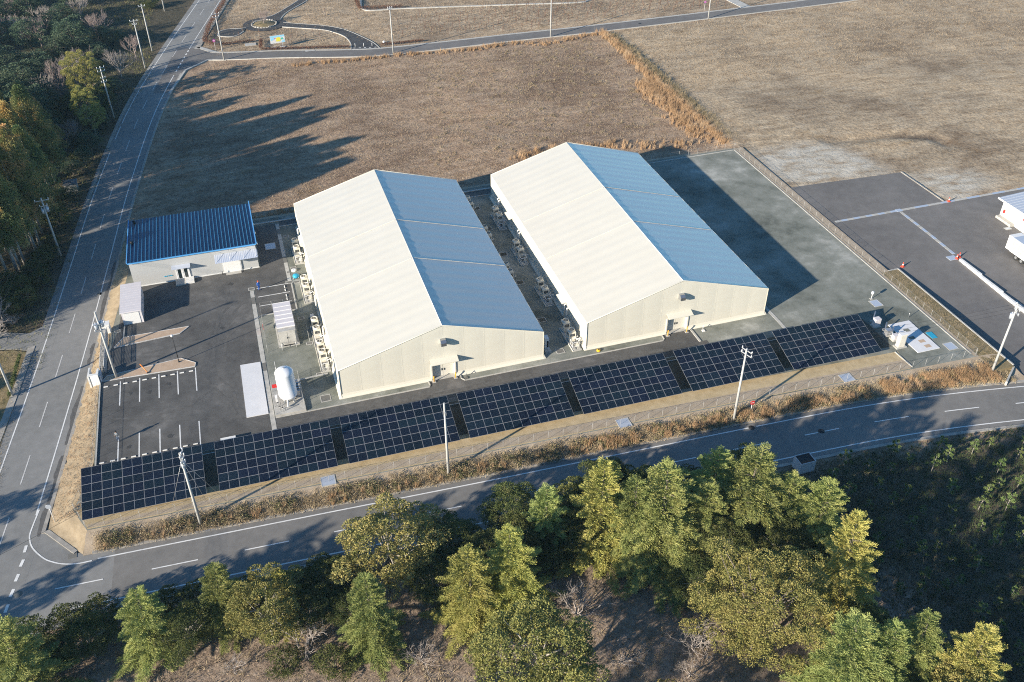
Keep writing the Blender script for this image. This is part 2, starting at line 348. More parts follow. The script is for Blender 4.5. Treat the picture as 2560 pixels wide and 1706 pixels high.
    attr('zone', np.clip(zr + zp*.75, 0, 1), np.clip(zg + z_shade, 0, 1), zl*.75, 1.0); attr('zone2', zb*(1-.9*z_shade), zp, .8*np.exp(-(D.ravel()/1.5)**2)*np.clip(.8 + fbm(4, .5).ravel(), 0, 1.1), 1.0)
    m = bpy.data.materials.new('ground'); m.use_nodes = True; MATS['ground'] = m; t = m.node_tree; N = t.nodes; K = t.links; b = N['Principled BSDF']
    b.inputs['Roughness'].default_value = .95; b.inputs['Specular IOR Level'].default_value = .1
    pos = N.new('ShaderNodeNewGeometry').outputs['Position']
    def noise(sc_, det=8, st=None, ro=.65):
        n = N.new('ShaderNodeTexNoise'); n.inputs['Scale'].default_value = sc_; n.inputs['Detail'].default_value = det; n.inputs['Roughness'].default_value = ro; v = pos
        if st: mp = N.new('ShaderNodeMapping'); mp.inputs['Scale'].default_value = st[:3]; mp.inputs['Rotation'].default_value = (0, 0, st[3]); K.new(pos, mp.inputs[0]); v = mp.outputs[0]
        K.new(v, n.inputs['Vector']); return n.outputs['Fac']
    def ramp(f, cols, lo=.3, hi=.7):
        r = N.new('ShaderNodeValToRGB'); K.new(f, r.inputs[0]); e_ = r.color_ramp.elements
        while len(e_) < len(cols): e_.new(.5)
        for i, c in enumerate(cols): e_[i].position = lo + (hi-lo)*i/(len(cols)-1); e_[i].color = (*c, 1)
        return r.outputs[0]
    def mix(f, a, c, kind='MIX'):
        x = N.new('ShaderNodeMix'); x.data_type = 'RGBA'; x.blend_type = kind
        if isinstance(f, float): x.inputs[0].default_value = f
        else: K.new(f, x.inputs[0])
        K.new(a, x.inputs[6]); K.new(c, x.inputs[7]); return x.outputs[2]
    f_big = noise(.035, 5); f_mid = noise(.22, 9, (1, 2.2, 1, .35)); f_fine = noise(1.6, 9)
    brown = ramp(f_mid, [(.205, .14, .096), (.28, .20, .14), (.332, .248, .178), (.39, .302, .222)])
    tan = ramp(f_mid, [(.25, .187, .125), (.335, .262, .18), (.385, .312, .222), (.425, .352, .26)])
    ochre = ramp(f_fine, [(.20, .125, .055), (.29, .20, .10)])
    litter_and_shade = ramp(f_fine, [(.035, .034, .024), (.075, .066, .045), (.12, .10, .07)])  # dark wood floor, reused as painted shade on the plantation slope
    brush = ramp(f_fine, [(.18, .135, .103), (.29, .222, .17), (.38, .305, .24)])
    pale = ramp(f_mid, [(.31, .25, .185), (.42, .39, .33), (.50, .485, .435)], .36, .58)
    mud = ramp(f_fine, [(.035, .026, .022), (.075, .055, .045)])
    sp = N.new('ShaderNodeSeparateColor'); at = N.new('ShaderNodeAttribute'); at.attribute_name = 'zone'; K.new(at.outputs['Color'], sp.inputs[0])
    sp2 = N.new('ShaderNodeSeparateColor'); at2 = N.new('ShaderNodeAttribute'); at2.attribute_name = 'zone2'; K.new(at2.outputs['Color'], sp2.inputs[0])
    c = mix(sp.outputs[0], brown, tan)
    patch = N.new('ShaderNodeMapRange'); patch.inputs[1].default_value = .60; patch.inputs[2].default_value = .70; K.new(noise(.09, 6, (1, 2.4, 1, .3)), patch.inputs[0])
    pm = N.new('ShaderNodeMath'); pm.operation = 'MULTIPLY'; pm.inputs[1].default_value = .55; K.new(patch.outputs[0], pm.inputs[0])
    c = mix(pm.outputs[0], c, ochre)
    shade = ramp(f_big, [(.66, .63, .62), (1, 1, 1), (1.2, 1.17, 1.12)], .36, .62)
    c = mix(1.0, c, shade, 'MULTIPLY')
    spec = ramp(f_fine, [(.66, .63, .6), (1, 1, 1), (1.22, 1.2, 1.16)], .35, .65)
    lines = ramp(noise(.5, 4, (.06, 1.6, 1, .62)), [(.89, .88, .87), (1, 1, 1), (1.07, 1.06, 1.04)], .36, .64)
    c = mix(1.0, c, lines, 'MULTIPLY')
    c = mix(1.0, c, spec, 'MULTIPLY')
    c = mix(sp.outputs[2], c, pale); c = mix(sp2.outputs[2], c, mud); c = mix(sp.outputs[1], c, litter_and_shade); c = mix(sp2.outputs[0], c, brush)
    K.new(c, b.inputs['Base Color'])
    bp = N.new('ShaderNodeBump'); bp.inputs['Strength'].default_value = .85; bp.inputs['Distance'].default_value = .16
    ad = N.new('ShaderNodeMath'); ad.operation = 'ADD'; K.new(noise(2.2, 6), ad.inputs[0]); K.new(noise(.7, 4), ad.inputs[1])
    K.new(ad.outputs[0], bp.inputs['Height']); K.new(bp.outputs[0], b.inputs['Normal'])
    me.materials.append(m); tag(link('ground', me), kind='structure')
ground()

# ------------------------------------------------------------------ roads
CM = spline([(-52, -80), (-46.9, -45), (-43.6, -25), (-41.2, -10), (-37.45, 20.4), (-34.7, 46.1), (-31.5, 76.5), (-26.3, 113), (-19.0, 146), (-9.9, 182), (3, 232), (24, 310), (60, 430)], 10)
CS = spline([(-40, -21.5), (-25, -22.05), (-5, -22.8), (15, -23.6), (35, -24.25), (56, -25.0), (68, -25.7), (80, -27.1), (95, -29.7), (115, -34), (150, -43), (220, -64), (320, -98)], 8)
CT = spline([(-16, 148), (-9.5, 142.6), (-3, 140.6), (8, 138.2), (20, 134.6), (31, 132.2), (48, 131.8), (66, 131.9), (90, 131.6), (140, 132.5), (172, 133.6), (240, 136.5), (420, 146)], 8)
def road(name, C, half, m, z): return tag(ribbon(C, -half, half, z, drop=.4).build(name, m), kind='structure')
main_road = road('main_road', CM, 4.3, 'asphalt_road', L)
side_road = road('side_road', CS[6:], 4.05, 'asphalt_side', L + .004)
branch_road = road('branch_road', CT[5:], 2.45, 'asphalt_lot', L + .008)
sheet('junction_surface', [(-42, -8), (-36.9, -9.5), (-36.5, -12.9), (-33.5, -17.0), (-24, -18.0), (-24, -26.3), (-44, -28)], L - .004, 'asphalt_road', thick=.3)
sheet('branch_junction_surface', [(-24, 122), (-20.4, 121), (-16.4, 134.9), (-11, 140.2), (-5, 138.6), (-5, 143.4), (-9.7, 145.3), (-13.0, 149.8), (-18, 152)], L + .004, 'asphalt_lot', thick=.3)
def s_at(C, axis, val): return float(np.interp(val, C[:, axis], along(C)[0]))
def line(C, off, s0, s1, w_, z, parent, m='paint_white', name='edge_line'):
    D = sub(C, s0, s1, max(3, int((s1-s0)/3))); return ribbon(D, off - w_/2, off + w_/2, z).build(name, m, parent)
zM = L + .010
ym = lambda y: s_at(CM, 1, y)
line(CM, -3.05, ym(-9), ym(133), .16, zM, main_road); line(CM, -3.05, ym(150.5), ym(300), .16, zM, main_road)
line(CM, 3.05, ym(-75), ym(92), .16, zM, main_road); line(CM, 3.05, ym(98), ym(104.5), .16, zM, main_road); line(CM, 3.05, ym(106), ym(300), .16, zM, main_road)
for k in range(7): line(CM, -3.05, ym(135.2 + k*2.2), ym(136.3 + k*2.2), .3, zM, main_road, name='junction_dash')
for k in range(-3, 25):
    y = 20.4 + 10.6*k
    if y < 250 and not (-12.2 > y): line(CM, 0, ym(y) - 2.6, ym(y) + 2.6, .15, zM, main_road, 'paint_worn', 'centre_dash')
line(CM, 0, ym(-13.6), ym(-8.2), .15, zM, main_road, 'paint_worn', 'centre_dash') if 0 else None
dash = [(-38.69, -14.08), (-38.81, -15.11), (-38.79, -16.2), (-39.04, -17.19), (-39.11, -18.25), (-39.35, -19.25), (-39.41, -20.3), (-39.67, -21.32), (-39.75, -22.35), (-39.97, -23.4), (-40.07, -24.44), (-40.18, -25.44)]
for i in range(0, 12, 2): ribbon(np.array(dash[i:i+2]), -.17, .17, zM + .004).build('junction_dash', 'paint_white', side_road)
ribbon(spline([(-37.75, -8.6), (-38.37, -11.72), (-38.43, -13.1), (-37.93, -14.8), (-36.61, -16.73), (-35.5, -17.66), (-34.42, -18.26), (-33.01, -18.67), (-31.37, -18.74)], 5), -.08, .08, zM + .005).build('corner_line', 'paint_white', side_road)
xs_ = lambda x: s_at(CS, 0, x)
zS = L + .014
line(CS, 3.22, xs_(-30.9), xs_(50.0), .17, zS, side_road); line(CS, 3.22, xs_(51.0), xs_(300), .17, zS, side_road)
line(CS, -3.22, xs_(-33), xs_(300), .17, zS, side_road)
for k in range(0, 20):
    x = -32.6 + 10.15*k
    if k == 9: line(CS, 0, xs_(x) - 2.5, xs_(x) - .6, .15, zS, side_road, name='centre_dash'); line(CS, 0, xs_(x) + .2, xs_(x) + 2.5, .15, zS, side_road, name='centre_dash')
    else: line(CS, 0, xs_(x) - 2.5, xs_(x) + 2.5, .15, zS, side_road, name='centre_dash')
def disc(name, x, y, z, r, m, parent): return MB().lathe([(r, z-.02), (r, z), (0.001, z)], x, y, 16).build(name, m, parent)
disc('manhole_cover', 58.75, -25.0, zS + .004, .42, 'dark', side_road); disc('manhole_cover', 50.4, -21.62, zS + .004, .42, 'dark', side_road)
disc('manhole_cover', -32.6, 38.2, zM, .4, 'grille', main_road); disc('manhole_cover', -38.9, -21.2, zM + .01, .45, 'grille', side_road); disc('manhole_cover', 101.9, 131.9, L + .014, .45, 'dark', branch_road)
# patched asphalt along the kerb of the main road (dark repair strips)
for a, b_ in ((-12.5, 1), (3, 15), (20, 25), (30, 48)):
    D = sub(CM, ym(a), ym(b_), 26); A = offset(D, -3.95); n = len(A); r = np.random.default_rng(int(abs(a)*10)); wv = (.1 + .35*r.random(n) + .25*np.sin(np.linspace(0, 9, n) + a))*np.sin(np.linspace(0, pi, n))**.4
    B = offset(D, -4.25) ; A = A + (A - B) / .3 * wv[:, None] * .6
    MB().add([(x, y, L + .006) for x, y in A] + [(x, y, L + .006) for x, y in B], [(i, n+i, n+i+1, i+1) for i in range(n-1)]).build('repair_patch', 'asphalt_patch', main_road)

# ------------------------------------------------------------------ kerbs: single concrete blocks
def kerb_blocks(name, C, off, wd, s0, s1, step, m, top, gap=.02, jit=.0, drains=()):
    root = tag(link(name, None), kind='structure'); n = int((s1-s0)/step); s, at = along(C); O = offset(C, off)
    me = MB().box(-(step-gap)/2, -wd/2, -.35, (step-gap)/2, wd/2, 0).mesh('kerb_block', m)
    _, at2 = along(O); sc2 = along(O)[0][-1] / s[-1]
    me2 = MB().box(-(step-gap)/2, -wd/2, -.35, (step-gap)/2, wd/2, 0).mesh('drain_cover', 'steel')
    for i in range(n):
        q = (s0 + (i+.5)*step) ; p = at2(q*sc2); p2 = at2(q*sc2 + .2); a = math.atan2(p2[1]-p[1], p2[0]-p[0])
        isd = any(abs(q - d) < step*.9 for d in drains)
        link('drain_cover' if isd else 'kerb_block', me2 if isd else me, root, (p[0], p[1], top + (random.uniform(-jit, jit) if not isd else 0)), a + random.uniform(-jit, jit)*.3)
    return root
SK0 = xs_(-31.4)
kerb_blocks('side_road_kerb', CS, 4.28, .46, xs_(-31.6), xs_(96), .62, 'concrete_old', L + .10, .03, .006, drains=[xs_(v) for v in (-18.5, -9.5, 4.2, 16.5, 27.5, 40.5, 54.5, 64.0, 73, 82)])
MB().prism([(-36.95, -12.6), (-36.5, -13.1), (-33.4, -17.1), (-33.0, -16.75), (-36.35, -12.4)], L - .3, L + .11).build('corner_kerb', 'concrete_old')
tag(bpy.data.objects['corner_kerb'], kind='structure')
sheet('corner_drain', rect(-34.0, -17.7, -33.05, -16.9), L + .03, 'grille', thick=.3)
ribbon(CS[int(len(CS)*.04):], -4.5, -4.06, L + .07, drop=.4).build('near_kerb', 'concrete_old')
tag(bpy.data.objects['near_kerb'], kind='structure')
kerb_blocks('main_road_kerb', CM, -4.55, .42, ym(-12), ym(60), .95, 'concrete_old', L + .10, .035, .012)
for nm, a, b_, o0, o1 in (('verge_kerb', 69, 84, 3.5, 4.0), ('verge_kerb', 94, 121, 3.6, 4.2), ('verge_kerb', 128, 141, 3.7, 4.3), ('verge_kerb', 0, 26, 4.35, 5.3), ('verge_kerb', 62, 134, -4.75, -4.32), ('verge_kerb', 150, 260, -5.6, -4.32)):
    tag(ribbon(sub(CM, ym(a), ym(b_), 14), o0, o1, L + .06, drop=.3).build(nm, 'concrete_old'), kind='structure')
tag(ribbon(CT[6:], 2.47, 3.1, L + .05, drop=.3).build('branch_gutter', 'concrete'), kind='structure')
tag(ribbon(CT[9:], -2.62, -2.47, L + .12, drop=.4).build('branch_kerb', 'concrete'), kind='structure')
sheet('corner_apron', [(-13.2, 150.2), (-12.9, 149.6), (-9.7, 145.2), (-7.6, 144.1), (-8.6, 145.8), (-12.0, 150.4)], L + .06, 'concrete', thick=.3)
sheet('corner_apron', [(-20.7, 120.8), (-16.6, 135.0), (-11.0, 140.5), (-6.4, 138.9), (-6.6, 138.6), (-10.9, 140.0), (-16.2, 134.6), (-20.2, 120.7)], L + .07, 'concrete', thick=.3)
sheet('grate_cover', rect(13.0, 138.2, 15.4, 139.2), L + .066, 'concrete')

# ------------------------------------------------------------------ the raised yard and its banks
YARD = [(-31.9, -14.6), (88.2, -18.75), (88.2, 53.1), (-26.8, 53.1), (-28.75, 37), (-30.2, 26), (-31.55, 13.4), (-31.6, -3.6), (-33.6, -10.9)]
sheet('yard', YARD, 0.0, 'gravel', thick=1.1)
def bank(name, top, bot, m, rows=6, seg=60):
    t = spline(top, 8) if len(top) > 2 else np.array(top, float); b_ = spline(bot, 8) if len(bot) > 2 else np.array(bot, float)
    A = sub(t, 0, along(t)[0][-1], seg); B = sub(b_, 0, along(b_)[0][-1], seg); V = []; r = np.random.default_rng(5)
    for j in range(rows):
        f = j/(rows-1); e = f*f*(3-2*f)
        for i in range(seg):
            p = A[i]*(1-f) + B[i]*f; V.append((p[0], p[1], -.004 + (L + .06 + .004)*e + (r.normal(0, .035) if 0 < j < rows-1 else 0)))
    F = [(j*seg+i, (j+1)*seg+i, (j+1)*seg+i+1, j*seg+i+1) for j in range(rows-1) for i in range(seg-1)]
    return tag(link(name, np_mesh(name, V, F, m, True)), kind='structure')
far_edge = offset(CS, 4.06)
fe = lambda x: (x, float(np.interp(x, far_edge[:, 0], far_edge[:, 1])))
bank('front_bank', [(-31.9, -14.5), (-10, -15.25), (30, -16.6), (70, -18.1), (88.3, -18.7), (91.4, -19.5)], [fe(x) for x in (-32.4, -10, 30, 70, 88.3, 92)], 'soil_bank', 7, 120)
bank('corner_bank', [(-31.9, -14.5), (-33.6, -10.8)], [(-32.4, -17.5), (-36.45, -12.5)], 'soil_tan', 5, 12)
mk = offset(CM, -4.35); mkx = lambda y: (float(np.interp(y, mk[:, 1], mk[:, 0])), y)
bank('left_bank', [(-33.6, -10.8), (-31.7, -3.6), (-31.6, 6), (-31.5, 13.4), (-30.2, 26), (-28.75, 37), (-26.8, 53.1)], [(-36.45, -12.5)] + [mkx(y) for y in (-3, 6, 14, 26, 38, 54)], 'soil_tan', 6, 90)
sheet('pv_soil_strip', [(-33.3, -10.9), (-31.85, -14.45), (77.2, -18.2), (77.9, -14.3), (30, -12.6), (-32.0, -10.9)], .004, 'soil_gold')
sheet('fence_soil_strip', [(-31.75, -14.25), (-10, -15.0), (30, -16.35), (77.4, -18.1), (77.8, -16.2), (30, -14.9), (-10, -14.1), (-31.9, -13.7)], .010, 'soil_bank')
sheet('pv_painted_shade', [(-32.4, -11.6), (77.8, -13.0), (77.8, -5.8), (52.6, -5.6), (-18.6, -5.2), (-32.4, -5.0)], .008, 'soil_and_shade')  # dark sheet painted in for the shade beneath and between the arrays
# asphalt of the yard
sheet('parking_surface', [(-31.25, -4.9), (-9.75, -5.1), (-9.75, 30.7), (-3.65, 30.7), (-3.65, 50.8), (-7.3, 50.8), (-7.3, 37.0), (-27.0, 37.0), (-28.4, 36.8), (-29.3, 26), (-30.4, 20.2), (-31.3, 13.2)], .012, 'asphalt_yard')
sheet('drive_surface', [(-9.0, -5.1), (51.0, -5.4), (53.05, -4.5), (53.0, -3.4), (51.85, -3.4), (51.85, -.3), (47.3, -.3), (47.3, -1.5), (16.9, -1.5), (16.5, -.25), (12.0, -.25), (12.0, -1.4), (-9.0, -1.5)], .016, 'asphalt_yard')
sheet('stall_surface', rect(-8.95, 23.05, -3.3, 30.7), .02, 'asphalt_yard')
sheet('rear_drive_surface', rect(-2.9, 49.6, 60, 51.6), .016, 'asphalt_yard')
KERB = tag(link('yard_kerbs', None), kind='structure')
def kerb(pts, wd=.14, h=.12, m='concrete'):
    C = np.array(pts, float)
    for a, b_ in zip(C[:-1], C[1:]):
        d = b_ - a; ln = np.linalg.norm(d); k = max(1, round(ln/2.0)); st = ln/k; an = math.atan2(d[1], d[0])
        me = MB().box(-(st/2 - .008), -wd/2, -.2, st/2 - .008, wd/2, h).mesh('kerb_stone', m)
        for i in range(k): p = a + d*((i+.5)/k); link('kerb_stone', me, KERB, (p[0], p[1], 0), an)
kerb([(-9.0, -1.5), (11.9, -1.5), (12.05, -1.1), (12.0, -.35)]); kerb([(16.6, -.35), (16.5, -1.0), (16.95, -1.6), (46.9, -1.65), (47.2, -1.3), (47.25, -.45)]); kerb([(51.95, -.4), (51.95, -3.5)], .3)
kerb([(-31.35, -4.8), (-31.4, 13.3)], .16, .14); kerb([(-3.15, 30.6), (-3.2, 22.9), (-3.9, 22.9)], .22, .12); kerb([(-6.7, 22.9), (-8.5, 22.95), (-9.3, 22.3)], .14, .1)
kerb([(-18.6, -4.4), (-18.6, -5.8), (77, -6.6)], .12, .1); kerb([(-3.2, 49.5), (60, 49.5)], .15, .12); kerb([(-7.2, 51.6), (60, 51.9)], .35, .14)
kerb([(77.4, -14.3), (77.6, -18.0)], .16, .1); kerb([(87.5, -17.9), (87.5, 52.4)], .16, .08); kerb([(87.4, 52.4), (66, 52.1)], .16, .08); kerb([(-28.4, 26.5), (-28.5, 23.6)], .16, .14)
kerb([(-4.95, 5.6), (-1.0, 5.8)], .3, .05)
sheet('fence_foot_strip', rect(87.55, -18.6, 88.18, 52.9), .02, 'soil_bank')
def channel(name, x0, y0, x1, y1, n, every=5):   # concrete drain channel of single covers, some of them gratings
    root = tag(link(name, None), kind='structure'); v = abs(y1-y0) > abs(x1-x0); ln = (y1-y0) if v else (x1-x0); st = ln/n
    mc = {}
    for m in ('concrete', 'grille'):
        mc[m] = (MB().box(x0, .01, -.2, x1, st-.01, .03) if v else MB().box(.01, y0, -.2, st-.01, y1, .03)).mesh('cover', m)
    for i in range(n):
        m = 'grille' if every and i % every == every - 2 else 'concrete'
        link('grating' if m == 'grille' else 'cover', mc[m], root, (0, y0 + i*st, 0) if v else (x0 + i*st, 0, 0))
    return root
channel('drain_channel', -9.68, -4.4, -9.08, 30.3, 18, 9); channel('side_drain_channel', -3.62, 31.4, -3.02, 50.6, 10, 5)
channel('yard_channel', 65.2, -4.6, 65.7, 5.2, 7, 0)
def hatch(x0, y0, x1, y1, label, cover='grille', rim='concrete', z=.0):
    t = thing('ground_hatch', label, 'hatch', (x0, y0, z)); dx, dy = x1-x0, y1-y0; e = .1 if min(dx, dy) > .5 else .07
    MB().box(0, 0, -.1, dx, e, .035).box(0, dy-e, -.1, dx, dy, .035).box(0, e, -.1, e, dy-e, .035).box(dx-e, e, -.1, dx, dy-e, .035).build('rim', rim, t)
    MB().box(e, e, -.1, dx-e, dy-e, .022).build('cover', cover, t)
hatch(-9.9, 30.5, -8.9, 31.3, 'square drain hatch beside the person in blue'); hatch(-4.0, 30.6, -2.9, 31.4, 'square drain hatch at the corner of the small bays')
hatch(-6.1, 42.2, -4.3, 44.3, 'silver steel hatch in the shade right of the blue office', 'silver_panel')
for i, (x, y) in enumerate(((-2.75, 45.4), (-2.75, 34.7), (-2.75, 30.4), (-3.4, 20.0), (-3.0, 13.3), (-2.6, 5.6))):
    hatch(x, y, x + .95, y + .75, 'small drain hatch left of the left warehouse, %s from the back' % ORD[i])
hatch(-2.8, -.2, -1.4, 1.25, 'larger square drain hatch right of the white tank pad')
for i, y in enumerate((44.5, 36.9, 28.0, 19.0, 8.2, .1)): hatch(31.1, y, 32.35, y + 1.15, 'square drain hatch between the two warehouses, %s from the back' % ORD[i], 'soil_and_shade' if i < 5 else 'grille')
hatch(81.4, -3.75, 82.95, -2.0, 'silver steel hatch near the small white post in the right yard', 'silver_panel'); hatch(85.1, -16.4, 86.7, -14.7, 'silver steel hatch in the near right corner of the yard', 'silver_panel')
hatch(-5.0, -16.0, -3.2, -14.3, 'concrete drain hatch at the front fence before the second solar array', 'silver_panel', z=.02)
hatch(33.5, -17.3, 35.3, -15.6, 'concrete drain hatch at the front fence before the fifth solar array', 'silver_panel', z=.02); hatch(66.6, -18.1, 68.4, -16.4, 'concrete drain hatch at the front fence before the rightmost solar array', 'silver_panel', z=.02)
hatch(-29.9, 25.1, -29.0, 25.8, 'small drain hatch beside the pale storage shed')
# white slab, parking islands
sheet('white_slab', [(-12.65, -.3), (-9.8, -.35), (-9.8, 11.3), (-12.6, 11.4)], .10, 'slab_white', kind=None, thick=.15); tag(bpy.data.objects['white_slab'], 'long smooth white concrete slab left of the tank', 'slab')
def island(poly, label):
    t = thing('parking_island', label, 'traffic island'); sheet('soil', poly, .09, 'island_soil', None, t, .1); n = len(poly)
    for i in range(n):
        a, b_ = np.array(poly[i]), np.array(poly[(i+1) % n]); d = b_-a; ln = np.linalg.norm(d)
        MB().box(0, -.05, -.02, ln, .05, .12).build('kerb_edge', 'paint_worn', t).matrix_local = Matrix.Translation((a[0], a[1], 0)) @ Matrix.Rotation(math.atan2(d[1], d[0]), 4, 'Z')
island([(-29.8, 21.2), (-20.56, 21.95), (-19.18, 23.4), (-28.5, 23.45)], 'long soil parking island below the pale shed'); island([(-31.1, 13.55), (-18.75, 13.1), (-18.6, 13.95), (-20.6, 15.65), (-30.6, 14.6)], 'soil parking island carrying the lamp post')
# parking bays
BAY = tag(link('bay_markings', None), kind='structure')
for x in (-28.76, -26.2, -23.65, -21.15, -18.7): MB().box(x-.075, 7.5, .013, x+.075, 12.85, .022).build('bay_line', 'paint_white', BAY); MB().box(x-.075, -4.3, .013, x+.075, 1.0 if x > -28 else 1.2, .022).build('bay_line', 'paint_white', BAY)
for y in (30.72, 28.22, 25.6): MB().box(-8.6, y-.07, .021, -3.65, y+.07, .028).build('bay_line', 'paint_white', BAY)
ws = MB().add([(-.3, -.08, 0), (.3, -.08, 0), (.3, .08, 0), (-.3, .08, 0), (-.27, -.05, .11), (.27, -.05, .11), (.27, .05, .11), (-.27, .05, .11)], [(4, 5, 6, 7), (0, 1, 5, 4), (1, 2, 6, 5), (2, 3, 7, 6), (3, 0, 4, 7)]).mesh('wheel_stop', 'paint_white')
for row, y in (('island', 12.2), ('solar', -3.45)):
    for i, x in enumerate((-30.66, -29.35, -28.1, -26.85, -25.55, -24.3, -23.05, -21.8, -20.55, -19.3)):
        tag(link('wheel_stop', ws, None, (x, y, .012), 0), 'white concrete wheel stop, %s from the road in the row by the %s' % (ORD[i], 'lamp island' if row == 'island' else 'solar panels'), 'wheel stop', 'wheel stops')
for i, y in enumerate((29.9, 28.9, 27.3, 26.3, 24.9)): tag(link('wheel_stop', ws, None, (-4.3, y, .02), pi/2), 'white concrete wheel stop in the small bays, %s from the back' % ORD[i], 'wheel stop', 'wheel stops')
TYRE = tag(link('tyre_marks', None), kind='structure')
for pts, w_ in (([(-10.6, 28), (-13, 24), (-14.2, 18), (-14.6, 13)], .22), ([(-11.8, 28.5), (-14.6, 24.5), (-15.8, 18), (-16.2, 12)], .22), ([(-17.6, 10), (-15.2, 5), (-13.6, .5), (-10.5, -2.4)], .2), ([(-16.2, 10.5), (-14, 6), (-13.4, 2), (-10, -1.2)], .18), ([(-26, 18.5), (-20, 18.9), (-16, 19.8), (-13, 23)], .2), ([(-27, 17.2), (-20, 17.4), (-15, 18), (-11.6, 22)], .2), ([(-16, 8), (-20, 4.6), (-25, 4), (-30, 5)], .2), ([(-10, -2.9), (5, -3.2), (25, -3.3), (46, -3.6)], .3), ([(-10, -3.9), (5, -4.2), (25, -4.3), (46, -4.5)], .3)):
    _k = globals().get('_k', 0) + 1; ribbon(spline(pts, 8), -w_, w_, (.0185 if pts[-1][0] > 40 else .0145) + .0006*_k).build('tyre_mark', 'tyre_mark', TYRE)
STN = tag(link('oil_stains', None), kind='structure'); _r = random.Random(8)
for _i, (x, y) in enumerate(((-27.4, 9.8), (-24.9, 9.2), (-22.4, 10.3), (-27.5, -1.4), (-22.3, -.8), (-14.5, 21.5), (-12.4, 33.5), (-21.5, 31.8))):
    n = 12; MB().add([(x + math.cos(2*pi*k/n)*_r.uniform(.15, .55), y + math.sin(2*pi*k/n)*_r.uniform(.15, .6), .0235 + .0003*_i) for k in range(n)], [tuple(range(n))]).build('oil_stain', 'oil_stain', STN)
# neighbouring lot
lotz = lambda y: float(np.interp(y, [-30, -8, 4, 12, 40], [L + .01, L + .03, -.34, -.17, -.12]))
_b = MB(); _ys = [-56, -44, -30.8, -25.2, -19, -13.5, -8, -4, 0, 4, 8, 12, 21.1]
for _a, _c in zip(_ys[:-1], _ys[1:]):
    _xl = lambda y: 91.55 if y > -25.3 else (100.0 if y > -31 else 140.0)
    _b.add([(_xl(_a), _a, lotz(_a)), (190, _a, lotz(_a)), (190, _c, lotz(_c)), (_xl(_c), _c, lotz(_c))], [(0, 1, 2, 3)])
    if _a >= 4: _b.add([(89.7, _a, lotz(_a)), (91.55, _a, lotz(_a)), (91.55, _c, lotz(_c)), (89.7, _c, lotz(_c))], [(0, 1, 2, 3)])
_b.add([(89.7, 21.1, lotz(21.1)), (113.5, 21.1, lotz(21.1)), (113.4, 33.9, lotz(33.9)), (89.7, 35.0, lotz(35))], [(0, 1, 2, 3)]).add([(89.7, 35.0, lotz(35)), (113.4, 33.9, lotz(33.9)), (113.5, 34.2, L-.3), (89.7, 35.4, L-.3)], [(0, 1, 2, 3)]).add([(113.4, 33.9, lotz(33)), (113.5, 21.1, lotz(21)), (190, 21.1, lotz(21)), (190, 22.8, L-.3), (115.0, 22.8, L-.3), (114.9, 34.2, L-.3)], [(0, 1, 4, 5), (1, 2, 3, 4)])
lot = tag(_b.build('neighbour_lot', 'asphalt_lot'), kind='structure')
channel('lot_channel', 0, 0, 0, 0, 1) if 0 else None
def lot_channel(x0, y0, x1, y1, n):
    root = tag(link('lot_channel', None), kind='structure'); d = Vector((x1-x0, y1-y0, 0)); st = d.length/n; a = math.atan2(d.y, d.x)
    mm = [MB().box(.01, -.28, -.2, st-.01, .28, 0).mesh('cover', q) for q in ('concrete', 'silver_panel')]
    for i in range(n): p = d*(i/n); link('cover', mm[i % 2], root, (x0+p.x, y0+p.y, lotz(y0+p.y) + .025), a)
lot_channel(90.6, 21.2, 103.2, 21.25, 10); lot_channel(104.3, 21.25, 138, 21.4, 12); lot_channel(103.75, 20.6, 103.5, 5.9, 12)
sheet('lot_grating', rect(103.2, 20.8, 104.3, 21.7), lotz(21) + .05, 'silver_panel', thick=.2); sheet('lot_grating', rect(101.6, 4.4, 103.2, 5.6), lotz(5) + .06, 'silver_panel', thick=.2)
sheet('lot_kerb', [(113.3, 34.0), (113.55, 34.0), (113.65, 21.6), (113.4, 21.6)], lotz(30) + .12, 'concrete_old', thick=.6)
sheet('grass_strip', rect(88.2, -22.2, 91.35, 4.4), -.02, 'verge_grass', thick=1.1); sheet('lot_edge_strip', rect(88.2, 4.4, 89.7, 53.1), -.03, 'soil_bank', thick=1.0)
sheet('bank_end', [(88.2, -22.2), (91.35, -22.2), (88.6, -24.1), (86.5, -23.2)], -.45, 'verge_grass', thick=.6)
sheet('rear_yard_bank', [(-26.8, 53.1), (88.2, 53.1), (89.7, 54.6), (-26.4, 54.8)], L + .3, 'soil_bank', thick=.5)

# ================================================================== WAREHOUSES
WW, WL, WE, WR = 28.92, 48.25, 4.63, 8.88
def roof_patch(side, y0, y1):           # one membrane sheet of the roof, sagging a little between the arches
    ns, dy = 10, .25; ys = np.linspace(y0, y1, int((y1-y0)/dy) + 1); V = []
    for y in ys:
        for i in range(ns + 1):
            f = i/ns; x = (f*WW/2) if side < 0 else (WW - f*WW/2); z = WE + (WR-WE)*f
            ph = (y % 2.0)/2.0; sag = -.028*math.sin(pi*ph)**2*math.sin(pi*(.06 + .88*f))**.5
            V.append((x, y, z + sag + .006*math.sin(y*1.7 + f*4)))
    n1 = ns + 1; F = [(j*n1+i, j*n1+i+1, (j+1)*n1+i+1, (j+1)*n1+i) for j in range(len(ys)-1) for i in range(ns)]
    if side < 0: F = [f for f in F]
    else: F = [f[::-1] for f in F]
    return np_mesh('roof_sheet', V, F, 'membrane_roof', True)
